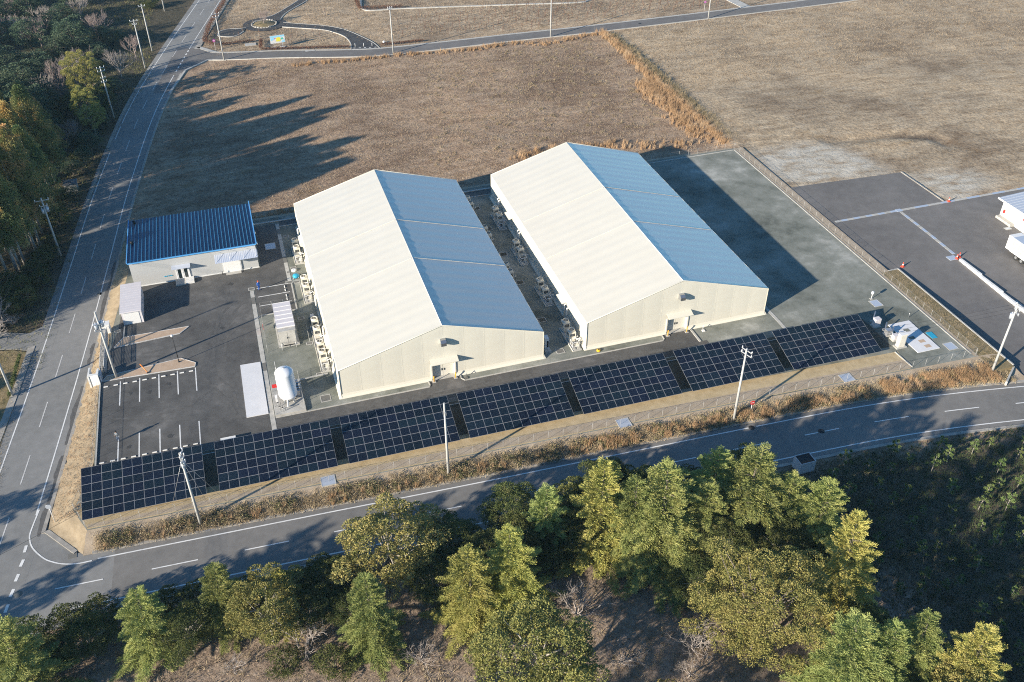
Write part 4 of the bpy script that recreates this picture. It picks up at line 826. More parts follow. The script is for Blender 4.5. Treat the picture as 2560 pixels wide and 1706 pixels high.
fence('chain_link_fence', 'chain-link fence behind the warehouses at the back of the yard', [(87.7, 53.0), (-7.0, 52.7)], 1.2)
fence('chain_link_fence', 'short chain-link fence at the road corner left of the solar arrays', [(-32.05, -14.2), (-33.4, -10.9), (-31.75, -4.6)], 1.2)
fence('chain_link_fence', 'chain-link fence on the parking edge along the main road', [(-31.6, -4.4), (-31.55, 12.9)], 1.2)
fence('enclosure_fence', 'wire mesh enclosure round the ribbed grey generator', [(-2.45, 12.95), (-2.45, 22.4), (-3.3, 24.3), (-8.55, 24.4), (-8.55, 13.2), (-6.5, 12.95)], 1.4, 1.9, .025)
fence('tank_fence', 'light mesh fence on the concrete pad of the white tank', [(-5.05, -1.1), (-5.05, 5.3), (-8.85, 5.3), (-8.85, -1.1)], 1.7, 1.6, .022, .3)
t = thing('danger_sign', 'red vertical sign on the enclosure fence', 'sign', (-8.62, 18.8, .55)); box('plate', 'red_paint', (-.02, -.5, 0, .02, .5, .45), t); box('clip', 'steel', (-.045, -.05, .2, -.02, .05, .3), t)
# generator cabinet
g = thing('generator', 'grey ribbed generator cabinet inside the wire enclosure', 'generator', (-6.65, 14.2, 0)); GW, GL, GH = 2.5, 7.3, 2.55
box('plinth', 'concrete', (-.25, -.4, 0, GW+.25, GL+.1, .18), g); box('cabinet', 'concrete', (0, 0, .18, GW, GL, GH), g)
rm = MB().box(-.05, 0, GH, GW+.05, 1.08, GH+.1).mesh('roof_panel', 'shed_panel'); 
for i in range(6): link('roof_panel', rm, g, (0, .85 + i*1.09, .012*i))
mj = MB().box(-.07, -.035, GH+.1, GW+.07, .035, GH+.2).mesh('roof_rib', 'white_steel')
for i in range(7): link('roof_rib', mj, g, (0, .85 + i*1.075, 0))
for x0, x1 in ((.12, 1.24), (1.28, GW-.12)): d = box('door', 'concrete', (x0, -.05, .35, x1, -.005, GH-.15), g); box('handle', 'dark', (x1-.12 if x0 < .5 else x0+.05, -.08, 1.2, x1-.05 if x0 < .5 else x0+.12, -.055, 1.5), d)
for i in range(7): box('side_vent', 'grille', (-.05, .4 + i*.45, .5, -.005, .65 + i*.45, .9), g)
box('lower_grille', 'dark', (.4, -.42, .2, 2.0, -.38, .36), g)
for x in (.2, 2.2): MB().tube([(x, -.9, 0), (x, -.9, 1.0)], .035, 6).build('guard_post', 'white_steel', g)
# tank
tk = thing('white_tank', 'tall white pressure tank on legs on a concrete pad', 'tank', (-6.85, 1.35, .3)); r = 1.22
prof = [(.02, .55)] + [(r*math.sin(a), 1.1 - .55*math.cos(a)) for a in np.linspace(.15, pi/2, 7)] + [(r, 1.1), (r, 4.75)] + [(r*math.cos(a), 4.75 + .62*math.sin(a)) for a in np.linspace(.1, pi/2 - .02, 8)]
MB().lathe(prof, 0, 0, 40).build('vessel', 'tank_white', tk)
for a in (45, 135, 225, 315): MB().tube([(.85*math.cos(rad(a)), .85*math.sin(rad(a)), 0), (.95*math.cos(rad(a)), .95*math.sin(rad(a)), 1.3)], .1, 8).build('leg', 'tank_white', tk)
for x, y, z in ((.05, .1, 5.3), (-.55, -.75, 4.9)): MB().tube([(x, y, z-.1), (x, y, z+.15)], .11, 10).build('nozzle', 'steel', tk)
MB().tube([(-.9, .9, .2), (-.95, .95, 5.2)], .03, 6).tube([(-.95, .95, 5.2), (-.95, .95, 6.1)], .02, 5).build('vent_stack', 'white_steel', tk)
for x in (.75, .95): MB().tube([(x, .85, .1), (x, .85, 4.9), (x-.2, .6, 5.0)], .04, 6).build('riser_pipe', 'stainless', tk)
MB().tube([(-.2, -.9, .75), (-.25, -1.25, .5), (-.3, -1.6, .15)], .13, 8).build('drain_pipe', 'white_steel', tk); box('control_box', 'white_steel', (-1.75, -.6, .5, -1.45, .1, 1.2), tk)
box('red_notice', 'red_paint', (-1.9, 2.0, .9, -1.0, 2.04, 1.5), tk)
pd = thing('tank_pad', 'raised concrete pad under the white tank', 'pad'); box('slab', 'concrete', (-8.98, -1.3, 0, -4.92, 5.5, .3), pd)
va = thing('vaporiser', 'low finned vaporiser right of the white tank', 'vaporiser', (-5.6, 2.9, .3))
for i in range(5): box('fin_bank', 'stainless', (-.3 , -1.6 + i*.55, .1, .3, -1.35 + i*.55, 1.3), va)
MB().tube([(-.2, -1.9, .3), (-.2, 1.2, .3)], .05, 6).tube([(.2, -1.9, 1.1), (.2, 1.2, 1.1)], .05, 6).build('manifold', 'stainless', va)
for i, (x, y) in enumerate(((-8.2, -.5), (-7.9, -.9), (-8.4, .3))):
    t = thing('valve_stand', 'small pipe valve stand on the tank pad, %s from the left' % ORD[i], 'valve', (x, y, .3)); MB().tube([(0, 0, 0), (0, 0, .7), (.35, .2, .7), (.35, .2, .05)], .035, 6).build('pipe', 'steel', t); MB().lathe([(.12, .72), (.12, .76), (.02, .77)], 0, 0, 8).build('hand_wheel', 'dark', t)
# small loose things near the left warehouse
t = thing('blue_compressor', 'bright blue machine on the gravel beside left warehouse units', 'compressor', (-2.2, 32.0, 0)); MB().lathe([(.02, .1), (.45, .12), (.55, .3), (.5, .55), (.25, .68), (.02, .7)], 0, 0, 14).build('body', 'cyan_paint', t); MB().tube([(-.4, -.4, 0), (-.4, -.4, .3)], .05, 6).tube([(.4, -.4, 0), (.4, -.4, .3)], .05, 6).build('leg', 'steel', t); MB().tube([(.3, .1, .6), (.7, .4, .4), (.8, .8, .05)], .04, 6).build('hose', 'cable', t)
t = thing('cable_drum', 'white drum with trailing dark hose left of the left warehouse', 'drum', (-2.3, 34.2, 0)); MB().lathe([(.4, 0), (.42, .18), (.36, .28), (.15, .28), (.001, .2)], 0, 0, 16).build('drum', 'white_steel', t); MB().tube([(-.3, 0, .05), (-.9, .15, .03), (-1.15, -.2, .03), (-.8, -.4, .03)], .04, 5).build('hose', 'cable', t)
# right-hand equipment corner
ep = thing('foundation_slab', 'white concrete base with four square openings in right corner', 'concrete base')
cells = [(80.4, -15.5, 84.1, -8.35)]; hol = [(81.9, -10.3), (82.3, -12.0), (82.1, -13.3), (82.0, -14.5)]
sheet('slab', [(80.4, -15.5), (84.1, -15.5), (84.1, -8.35), (80.4, -8.35)], .09, 'slab_white', None, ep, .1)
for i, (x, y) in enumerate(((81.75, -10.15), (81.3, -12.0), (81.55, -13.15), (82.2, -13.1), (82.25, -14.35))):
    if i == 2: continue
    MB().box(x, y-.55, .02, x+.95, y+.1, .094).build('opening', 'island_soil' if i > 2 else 'gravel', ep)
pl = thing('equipment_pillar', 'cream rectangular equipment cabinet at the end of the solar row', 'cabinet', (78.9, -13.4, 0)); box('foot', 'concrete', (-.9, -.5, 0, .8, .5, .15), pl); box('body', 'unit_beige', (-.6, -.3, .15, .5, .35, 2.3), pl); box('cap', 'white_steel', (-.65, -.35, 2.3, .55, .4, 2.38), pl); box('door', 'unit_beige', (-.5, -.33, .4, .4, -.305, 2.1), pl)
for i, (x, y, h) in enumerate(((78.5, -8.0, 1.5), (78.9, -10.4, 1.0), (79.2, -11.7, .9))):
    t = thing('pump_station', ['pale boxed pump with raised pipe beside rightmost solar array', 'low dark pump beside rightmost solar array', 'low pale pump nearest the cream cabinet'][i], 'pump', (x, y, 0)); box('base', 'concrete', (-.6, -.5, 0, .6, .5, .2), t); box('housing', 'shed_panel' if i != 1 else 'steel', (-.45, -.4, .2, .45, .35, h), t); MB().tube([(0, .3, h*.6), (.1, .9, h*.7), (.5, 1.3, h+.3)], .1, 8).build('pipe', 'stainless', t); MB().tube([(-.3, .5, .1), (-.3, .9, .5), (.3, .9, .5)], .08, 6).build('elbow', 'steel', t)
sheet('tarp', [(84.6, -13.2), (85.45, -13.25), (85.5, -11.75), (84.55, -11.7)], .05, 'tarp_blue', None); bpy.data.objects['tarp'].name = 'blue_sheet'; o = bpy.data.objects['blue_sheet']; tag(o, 'flat bright blue sheet on the gravel in right corner', 'sheet'); bpy.data.objects.remove(o)
t = thing('blue_sheet', 'flat bright blue sheet on the gravel in right corner', 'sheet'); sheet('cover', [(84.6, -13.2), (85.45, -13.25), (85.5, -11.75), (84.55, -11.7)], .05, 'tarp_blue', None, t, .05)
t = thing('intercom_post', 'small white post with a round box beside silver hatch in right yard', 'post', (82.2, -1.6, 0)); MB().tube([(0, 0, 0), (0, 0, 1.0)], .05, 8).build('post', 'white_steel', t); MB().lathe([(.001, .9), (.2, .92), (.22, 1.2), (.18, 1.36), (.001, 1.4)], 0, 0, 12).build('head', 'white_steel', t); box('foot', 'concrete', (-.25, -.2, 0, .2, .2, .06), t)
t = thing('marker_post', 'thin dark marker post near the white concrete base', 'post', (84.6, -7.6, 0)); MB().tube([(0, 0, 0), (0, 0, .9)], .04, 6).build('post', 'steel', t); MB().lathe([(.06, .88), (.06, .95), (.001, .96)], 0, 0, 8).build('cap', 'dark', t)
# retaining wall beside the neighbouring lot
rw = thing('retaining_wall', 'white-topped retaining wall along the neighbouring lot', 'wall')
yy = [4.5, .3, -3.9, -8.1, -12.3, -16.5, -21.9]
for a, b in zip(yy[:-1], yy[1:]): MB().box(91.36, b+.01, L-.1, 91.6, a-.01, .06).build('wall_panel', 'concrete', rw)
MB().prism([(91.5, -22.2), (91.5, -21.92), (88.0, -24.5), (88.1, -24.75)][::-1], L-.1, -.1).build('wall_end', 'concrete', rw); MB().prism([(91.36, 4.5), (91.6, 4.5), (91.6, 4.72), (89.7, 4.6), (89.7, 4.4)], L-.1, .02).build('wall_return', 'concrete', rw)
lw = thing('low_white_wall', 'low white wall strip running down the neighbouring lot from the cones', 'wall')
for i in range(6):
    y = 4.0 - i*5.0; MB().box(102.95 - .02*i, y-4.98, L-.2, 103.4 - .02*i, y, lotz(y-2.5)+.45).build('wall_block', 'paint_white', lw)
sheet('lot_gutter', rect(103.75, -28, 104.25, -8), L + .07, 'concrete', thick=.2)
# traffic cones
cn0 = thing('traffic_cone', 'x', 'traffic cone'); box('base', 'cone_red', (-.2, -.2, 0, .2, .2, .05), cn0); MB().lathe([(.15, .05), (.10, .28)], 0, 0, 12).build('lower_cone', 'cone_red', cn0); MB().lathe([(.10, .28), (.07, .45)], 0, 0, 12).build('white_band', 'paint_white', cn0); MB().lathe([(.07, .45), (.03, .68), (.001, .69)], 0, 0, 12).build('upper_cone', 'cone_red', cn0)
for i, (x, y, lb) in enumerate(((114.4, 21.3, 'red and white traffic cone at the far kerb end of the neighbouring lot'), (92.9, 5.2, 'red and white traffic cone at the end of the retaining wall'), (103.0, 4.6, 'left of the two red cones at the low white wall'), (103.7, 4.9, 'right of the two red cones at the low white wall'))):
    if i == 0: cn0.location = (x, y, lotz(y)+.02); cn0['label'] = lb; cn0['group'] = 'traffic cones'; cn0.scale = (1.25,)*3
    else: dup(cn0, (x, y, lotz(y)+.02), .3*i, lb)
# ------------------------------------------------------------------ truck and depot at the right edge
tr = thing('box_truck', 'grey and white box truck parked before the depot at right edge', 'truck', (111.9, 4.0, lotz(1)))
box('cargo_side', 'galvanised', (0, -7.4, 1.0, .06, -.95, 3.3), tr); box('cargo_end', 'white_steel', (-.02, -.94, .95, 2.3, 0, 3.4), tr); box('cargo_box', 'silver_panel', (.061, -7.4, 1.0, 2.28, -.945, 3.32), tr); box('roof', 'silver_panel', (-.02, -7.42, 3.325, 2.3, -.945, 3.42), tr); box('side_rail', 'white_steel', (-.05, -7.4, .9, .0, -.95, 1.05), tr); box('chassis', 'dark', (.5, -9.0, .55, 1.8, -.2, .9), tr)
cabm = MB().prism([(.1, -9.6), (2.2, -9.6), (2.2, -7.6), (.1, -7.6)], .6, 2.5); cabm.build('cab', 'white_steel', tr)
for y in (-2.6, -3.8, -8.4):
    for x in (.0, 2.0): wh = MB().tube([(x, y, .5), (x+.28, y, .5)], .5, 20).build('wheel', 'rubber', tr); MB().tube([(x-.02, y, .5), (x+.02, y, .5)], .24, 12).build('rim', 'steel', wh)
box('under_guard', 'steel', (.05, -7.2, .5, .1, -4.5, .85), tr)
dp = thing('depot_building', 'white depot with ribbed silver roof cut by the right edge', 'building', (119.3, 8.0, lotz(8)))
box('wall', 'white_steel', (0, -14, 0, 14, 6.0, 3.6), dp); drf = MB().add([(-.95, -15, 3.75), (15, -15, 4.6), (15, 6.5, 4.6), (-.95, 6.5, 3.75), (-.95, -15, 3.62), (15, -15, 4.45), (15, 6.5, 4.45), (-.95, 6.5, 3.62)], [(0, 1, 2, 3), (4, 7, 6, 5), (0, 3, 7, 4), (3, 2, 6, 7), (0, 4, 5, 1)]).build('roof', 'silver_panel', dp)
for i in range(30): MB().add([(-.95, -14.8 + i*.72, 3.755), (-.95, -14.7 + i*.72, 3.83), (-.95, -14.6 + i*.72, 3.755), (15, -14.8 + i*.72, 4.605), (15, -14.7 + i*.72, 4.68), (15, -14.6 + i*.72, 4.605)], [(0, 1, 4, 3), (1, 2, 5, 4)]).build('roof_rib', 'silver_panel', drf)
box('fascia', 'white_steel', (-1.05, -15, 3.5, -.96, 6.55, 3.8), dp); box('shutter', 'unit_beige', (-.05, 2.5, .5, -.005, 5.6, 3.1), dp); box('door', 'glass_dark', (-.05, -2.2, .05, -.005, -.9, 2.3), dp); box('red_notice', 'red_paint', (-.06, .6, 2.0, -.005, .9, 2.6), dp); box('red_box', 'red_paint', (-.2, 5.0, 1.2, -.055, 5.35, 1.8), dp); box('dock', 'concrete', (-.9, 2.3, 0, -.06, 5.9, .5), dp)
hatch(117.2, 9.6, 118.4, 10.4, 'small drain hatch before the depot dock', 'silver_panel', z=lotz(10)+.02)

# ================================================================== POLES, WIRES, LAMP, SIGNS
def pole(x, y, label, h=11.7, z=L, arms=(), rz=0.0, drum=0, bracket=False, r0=.19, r1=.11):
    t = thing('utility_pole', label, 'utility pole', (x, y, z), rz, 'utility poles'); MB().tube([(0, 0, -.3), (0, 0, h)], [r0, r1], 12).build('shaft', 'pole_concrete', t)
    for k, (az_, ln) in enumerate(arms):
        a = MB().box(-ln/2, -.05 - .16, az_-.05, ln/2, .05 - .16, az_+.05).build('cross_arm', 'galvanised', t)
        for i in range(3):
            xx = (-.46 + .46*i)*ln; MB().tube([(xx, -.16, az_+.05), (xx, -.16, az_+.2), (xx, -.16, az_+.34)], [.05, .09, .05], 7).build('insulator', 'insulator', a)
    for k in range(drum):
        s = -1 if k % 2 else 1
        d = MB().tube([(s*.38, .1, h-2.6 - .2*k), (s*.38, .1, h-1.75 - .2*k)], .25, 12).build('transformer', 'silver_panel', t); MB().tube([(s*.38, .1, h-1.75 - .2*k), (s*.38, .1, h-1.5 - .2*k)], .06, 6).build('bushing', 'insulator', d)
    if bracket: MB().box(-.04, -.5, h-1.3, .04, 0, h-1.2).box(-.1, -.55, h-1.5, .1, -.35, h-1.1).build('bracket', 'steel', t)
    MB().lathe([(r0*.93, 2.2), (r0*.97, 2.25), (r0*.96, 2.5), (r0*.9, 2.55)], 0, 0, 12).build('band', 'steel', t)
    return t
pole(10.31, -18.07, 'plain concrete pole rising before the third and fourth solar arrays', bracket=True, h=11.9)
pole(-19.37, -17.09, 'concrete pole with crowded head and guy wires before the leftmost solar array', arms=((11.5, 1.5), (10.7, 1.5), (9.9, 1.2)), rz=1.35, drum=1)
pole(48.83, -19.65, 'concrete pole with twin cross arms before the sixth solar array', arms=((11.6, 1.7), (11.0, 1.7)), rz=1.9, h=12.0)
pole(87.75, -22.08, 'concrete pole with wires at the right corner of the site', arms=((11.5, 1.8), (10.8, 1.8)), rz=1.1, h=12.1, drum=1)
pole(-29.3, 13.95, 'concrete pole with transformers beside the lattice gate', h=11.2, z=.05, arms=((9.2, 1.6), (8.2, 1.5)), rz=.25, drum=2)
pole(-7.0, 138.9, 'concrete pole at the branch road junction', arms=((11.3, 1.8), (10.6, 1.6)), rz=.3, h=11.6)
pole(-25.7, 139.5, 'concrete pole with short cross arm, nearer of two left of far road', arms=((11.4, 1.8), (10.6, 1.0)), rz=.0, h=11.7); pole(-24.0, 151.4, 'concrete pole with short cross arm, farther of two left of far road', arms=((11.2, 1.6),), rz=.1)
pole(33.95, 130.4, 'concrete pole on the branch road near the park path', arms=((11.3, 1.2), (10.9, 1.2)), rz=.2, h=11.5); pole(75.5, 129.4, 'concrete pole in the middle of the branch road', arms=((11.3, 1.2),), rz=.2); pole(121.2, 129.6, 'concrete pole farthest right on the branch road', arms=((11.3, 1.2),), rz=.2)
pole(-32.2, 110.2, 'concrete pole with three cross arms beside the green roadside tree', arms=((11.2, 1.6), (10.5, 1.6), (9.0, 1.0), (8.2, 1.2)), rz=.4, h=11.5); pole(-39.3, 52.4, 'concrete pole with transformer before the tall trunks', arms=((10.6, 2.2), (9.6, 1.2)), rz=.15, drum=2, h=11.0)
pole(-43.1, 15.3, 'concrete pole on the grass verge at the left edge', arms=((11.4, 1.8),), rz=.1); pole(-20.5, 184, 'concrete pole far up the left verge', arms=((11.3, 1.4),), rz=.2)
def cable(name, a, b, label, sag=.5, r=.016):
    n = 14; P = [Vector(a).lerp(Vector(b), i/n) - Vector((0, 0, sag*4*(i/n)*(1-i/n))) for i in range(n+1)]
    tag(MB().tube(P, r, 4).build(name, 'cable'), label, 'cable', 'overhead cables')
for k, o_ in enumerate((-.8, 0, .8)):
    w3 = ('left', 'middle', 'right')[k]
    cable('overhead_cable', (-39.3+o_, 52.3, 10.0), (-43.1+o_, 15.2, 10.8), w3 + ' overhead cable from the transformer pole to the verge pole'); cable('overhead_cable', (-32.2+o_, 110, 10.5), (-39.3+o_, 52.5, 10.0), w3 + ' overhead cable from the green tree pole to the transformer pole', .9)
    cable('overhead_cable', (-43.1+o_, 15.2, 10.8), (-49.5+o_, -40, 10.6), w3 + ' overhead cable running off the near left corner', .9)
    cable('overhead_cable', (87.75, -22.1+o_*.9, 10.8), (150, -24+o_*.9, 10.6), w3 + ' overhead cable leaving the right corner pole', 1.2); cable('overhead_cable', (48.83, -19.7+o_*.9, 11.0), (87.75, -22.1+o_*.9, 10.8), w3 + ' overhead cable along the front bank', .6)
cable('overhead_cable', (-19.37, -17.1, 10.6), (-47, -30, 10.0), 'single overhead cable crossing the near junction', .6, .02)
for i, (gx, gy) in enumerate(((-22.6, -14.9), (-18.3, -14.6), (-16.1, -15.0))): tag(MB().tube([(-19.37, -17.05, 9.8), (gx, gy, .0)], .018, 4).build('guy_wire', 'steel'), 'guy wire of the crowded pole, %s from the left' % ORD[i], 'guy wire', 'guy wires')
t = thing('lamp_post', 'slim dark lamp post with globe on the parking island', 'lamp post', (-20.85, 14.8, .09)); MB().tube([(0, 0, 0), (0, 0, 4.5)], [.06, .04], 8).build('post', 'dark', t); MB().lathe([(.001, 4.45), (.14, 4.5), (.2, 4.65), (.14, 4.8), (.001, 4.85)], 0, 0, 12).build('globe', 'paint_white', t); MB().lathe([(.13, 0), (.13, .12), (.06, .16)], 0, 0, 10).build('base_plate', 'dark', t)
t = thing('orange_barrier_arm', 'orange bar leaning over the parking island kerb', 'bar', (-25.1, 13.55, .1)); MB().tube([(0, 0, .05), (-.9, 1.4, .75)], .06, 6).build('bar', 'orange_paint', t); MB().box(-.12, -.12, 0, .12, .12, .12).build('foot', 'dark', t)
t = thing('road_mirror', 'thin white post with round mirror at the near road corner', 'road mirror', (-35.7, -11.5, L+.2)); MB().tube([(0, 0, 0), (0, 0, 2.9)], .04, 8).build('post', 'white_steel', t); MB().tube([(0, -.06, 2.7), (.0, -.12, 2.7)], .32, 16).build('mirror', 'silver_panel', t)
def road_sign(x, y, h, m, label): t = thing('road_sign', label, 'road sign', (x, y, L)); MB().tube([(0, 0, 0), (0, 0, h)], .035, 6).build('post', 'white_steel', t); p_ = MB().tube([(0, -.05, h), (0, -.08, h)], .34, 18).build('plate', m, t); box('bar', 'paint_white', (-.22, -.09, h-.05, .22, -.082, h+.05), p_)
road_sign(-8.6, 146.3, 2.6, 'sign_purple', 'round purple road sign at the branch road junction'); road_sign(123.3, 136.2, 2.4, 'sign_purple', 'round purple road sign on the far branch road'); road_sign(51.6, -19.1, 2.0, 'red_paint', 'round red road sign beside the pole on the weedy bank')
t = thing('waste_bin_shelter', 'pale open-topped box with dark rusty lid by the near kerb', 'bin', (51.7, -31.1, L)); MB().box(0, 0, 0, 2.1, .06, 1.75).box(0, 1.6, 0, 2.1, 1.66, 1.75).box(0, .06, 0, .06, 1.6, 1.75).box(2.04, .06, 0, 2.1, 1.6, 1.75).build('panel', 'shed_panel', t)
for i in range(9): MB().box(.08 + i*.217, .07, 1.6, .27 + i*.217, 1.59, 1.64).build('lid_slat', 'dark', t)
for i in range(9): box('rust_strip', 'hedge_brown', (.1 + i*.217, .07, 1.645, .19 + i*.217, .45 + .1*(i % 3), 1.655), t)
t = thing('grey_shed', 'small grey structure in the shade of the roadside wood', 'shed', (-38.8, 77.2, L)); box('wall', 'steel', (-1.2, -.8, 0, 1.0, .9, 1.5), t); MB().add([(-1.35, -.95, 1.5), (1.15, -.95, 1.5), (1.15, 1.05, 1.75), (-1.35, 1.05, 1.75)], [(0, 1, 2, 3), (3, 2, 1, 0)]).build('roof', 'steel', t)

# ------------------------------------------------------------------ people
def person(loc, rz, label, top, legs, holding=None, cap=None):
    t = thing('person', label, 'person', loc, rz); V = []; E = []; Rr = []
    def v(p, r, par=None):
        V.append(p); Rr.append(r if hasattr(r, '__len__') else (r, r)); 
        if par is not None: E.append((par, len(V)-1))
        return len(V)-1
    pel = v((0, 0, .95), (.16, .12)); sp_ = v((0, .0, 1.15), (.15, .11), pel); ch = v((0, 0, 1.36), (.17, .12), sp_); nk = v((0, 0, 1.5), .06, ch); hd = v((0, -.02, 1.6), (.085, .1), nk); v((0, -.02, 1.7), (.075, .085), hd)
    v((0, -.115, 1.59), .02, hd)
    for s in (-1, 1):
        sh_ = v((s*.17, 0, 1.42), .07, ch); el = v((s*.25, .02, 1.15), .05, sh_); wr = v((s*.16, -.24, 1.14) if holding else (s*.27, -.04, .92), .035, el); pm = v((s*.11, -.3, 1.17) if holding else (s*.27, -.06, .86), .035, wr); pp = Vector(V[pm])
        d_ = (pp - Vector(V[wr])).normalized()
        for q in range(4): f1 = v(tuple(pp + d_*.05 + Vector((.0, (q-1.5)*.018, 0) if not holding else (0, 0, (q-1.5)*.018))), .009, pm); v(tuple(Vector(V[f1]) + d_*(.035 + .008*(1-abs(q-1.5))) + Vector((-s*.01, 0, 0))), .008, f1)
        v(tuple(pp + Vector((-s*.03, -.03, .01))), .01, pm)
        hp = v((s*.09, 0, .88), .1, pel); kn = v((s*.1, -.02, .48), .068, hp); an_ = v((s*.105, .02, .09), .05, kn); v((s*.11, -.13, .045), .045, an_)
    me = bpy.data.meshes.new('body'); me.from_pydata(V, E, []); o = bpy.data.objects.new('body_tmp', me); COL.objects.link(o); md = o.modifiers.new('s', 'SKIN'); sk = me.skin_vertices[0].data
    for i, r_ in enumerate(Rr): sk[i].radius = r_
    sk[0].use_root = True; o.modifiers.new('ss', 'SUBSURF').levels = 1
    dg = bpy.context.evaluated_depsgraph_get(); dg.update(); m2 = bpy.data.meshes.new_from_object(o.evaluated_get(dg)); bpy.data.objects.remove(o)
    m2.materials.clear()
    for m in (top, legs, 'skin', 'dark'): m2.materials.append(MATS[m])
    for p in m2.polygons:
        c = p.center; ax = abs(c.x); p.material_index = 2 if c.z > 1.48 else (3 if c.z < .1 else (1 if c.z < .93 and ax < .22 else (2 if (holding and c.y < -.2 and c.z > 1) or (not holding and ax > .22 and c.z < .92) else 0))); p.use_smooth = True
    link('body', m2, t)
    MB().lathe([(.098, 1.585), (.112, 1.66), (.10, 1.73), (.06, 1.775), (.001, 1.785)], 0, .012, 12).build('hair' if not cap else 'cap', 'hair' if not cap else cap, t)
    return t
person((-28.7, .1, .02), -.5, 'person in grey jacket and jeans standing in the parking bay', 'cloth_grey', 'cloth_jeans', True)
person((-8.2, 30.15, .02), .4, 'person in blue work clothes standing at the small bays', 'cloth_blue', 'cloth_blue', None, 'cone_red')
t = thing('phone', 'small dark phone held by the person in grey', 'phone', (-28.7, .1, .02), -.5); box('slab', 'dark', (-.08, -.37, 1.1, .08, -.36, 1.22), t); box('screen', 'glass_dark', (-.07, -.359, 1.11, .07, -.357, 1.21), t)

# ================================================================== PARK BEYOND THE BRANCH ROAD
def path(name, Lf, Rt, z):
    A, B = spline(Lf, 6), spline(Rt, 6); n = 40; A = sub(A, 0, along(A)[0][-1], n); B = sub(B, 0, along(B)[0][-1], n)
    o = tag(MB().add([(x, y, z) for x, y in A] + [(x, y, z) for x, y in B], [(i, n+i, n+i+1, i+1) for i in range(n-1)]).build(name, 'asphalt_path'), kind='structure')
    if o.data.polygons[0].normal.z < 0: o.data.flip_normals()
    for C in (A, B): ribbon(C, -.11, .11, z+.05, drop=.2).build('path_edge', 'concrete', o)
path('park_path', [(9.5, 159.6), (13, 157.6), (19, 154.2), (22, 151), (24.3, 146.5), (24.9, 141), (24.2, 136.1)], [(10.2, 163.2), (14, 160.8), (21, 156.6), (25.2, 152), (28.4, 145.4), (30.6, 139.5), (31.4, 134.9)], L + .03)
path('park_path', [(4.5, 168.6), (8, 170), (12.4, 175.6), (18, 184), (26, 198), (40, 225)], [(9.6, 165.6), (11.5, 170.5), (14.6, 175.0), (20.5, 183), (28.5, 197), (42.5, 224)], L + .034)
path('park_path', [(-.6, 159.2), (-2.4, 156.6), (-4.5, 155.9), (-7.2, 157.4), (-7.5, 158.8)], [(.2, 162.0), (-1.5, 161.6), (-4.2, 162.3), (-6.6, 161.2), (-7.45, 159.0)], L + .038)
rg = tag(MB().lathe([(3.3, L+.042), (5.7, L+.042)], 5.1, 163.3, 48, smooth=False).build('park_ring_path', 'asphalt_path'), kind='structure'); rg.data.flip_normals() if rg.data.polygons[0].normal.z < 0 else None
pt = thing('stone_planter', 'ring of stones round the bare park tree', 'planter', (5.1, 163.3, L)); MB().lathe([(3.2, .0), (3.0, .12), (.001, .3)], 0, 0, 30).build('soil', 'verge_grass', pt)
stn = MB().add([(-.38, -.2, 0), (.36, -.24, 0), (.4, .2, 0), (-.34, .24, 0), (-.25, -.12, .32), (.24, -.14, .36), (.26, .12, .3), (-.22, .15, .34)], [(4, 5, 6, 7), (0, 1, 5, 4), (1, 2, 6, 5), (2, 3, 7, 6), (3, 0, 4, 7)]).mesh('stone', 'concrete_old')
for i in range(26): a = 2*pi*i/26; o = link('stone', stn, pt, (3.25*math.cos(a), 3.25*math.sin(a), 0), a + pi/2 + random.uniform(-.2, .2)); o.scale = (1, 1, random.uniform(.7, 1.2))
ib = thing('information_board', 'pale blue map board with yellow and green patches by branch road', 'sign board', (6.9, 143.6, L), .1)
for x in (-1.1, 1.1): box('post', 'galvanised', (x-.05, -.05, 0, x+.05, .05, 1.4), ib); box('footing', 'concrete', (x-.6, -.5, 0, x+.5, .4, .15), ib)
pn = MB().add([(-1.85, -.06, 1.2), (1.85, -.06, 1.2), (1.85, .12, 3.1), (-1.85, .12, 3.1), (-1.85, .02, 1.19), (1.85, .02, 1.19), (1.85, .2, 3.09), (-1.85, .2, 3.09)], [(0, 1, 2, 3), (5, 4, 7, 6), (3, 2, 6, 7), (0, 3, 7, 4), (1, 5, 6, 2)]).build('board', 'paint_white', ib)
def patch(m, pts):
    MB().add([(x, -.06 + (z-1.2)*.0947 - .012, z) for x, z in pts], [tuple(range(len(pts)))]).build('map_patch', m, pn)
patch('sign_blue', [(-1.8, 2.6), (1.8, 2.65), (1.8, 3.05), (-1.8, 3.05)]); patch('sign_blue', [(.9, 1.3), (1.75, 1.3), (1.75, 1.9), (1.2, 1.75)]); patch('sign_blue', [(-1.75, 1.9), (-.6, 2.2), (-.7, 2.55), (-1.75, 2.55)])
MB().add([(x, -.06 + (z-1.2)*.0947 - .02, z) for x, z in [(-.4, 1.6), (.4, 1.55), (.75, 1.75), (.7, 2.5), (.2, 2.65), (-.35, 2.45)]], [tuple(range(6))]).build('map_patch', 'sign_yellow', pn); MB().add([(x, -.06 + (z-1.2)*.0947 - .02, z) for x, z in [(.85, 1.95), (1.35, 1.95), (1.5, 2.2), (1.3, 2.45), (.9, 2.4)]], [tuple(range(5))]).build('map_patch', 'sign_green', pn); MB().add([(x, -.06 + (z-1.2)*.0947 - .02, z) for x, z in [(-.75, 2.25), (-.5, 2.3), (-.55, 2.5), (-.8, 2.45)]], [tuple(range(4))]).build('map_patch', 'cone_red', pn)
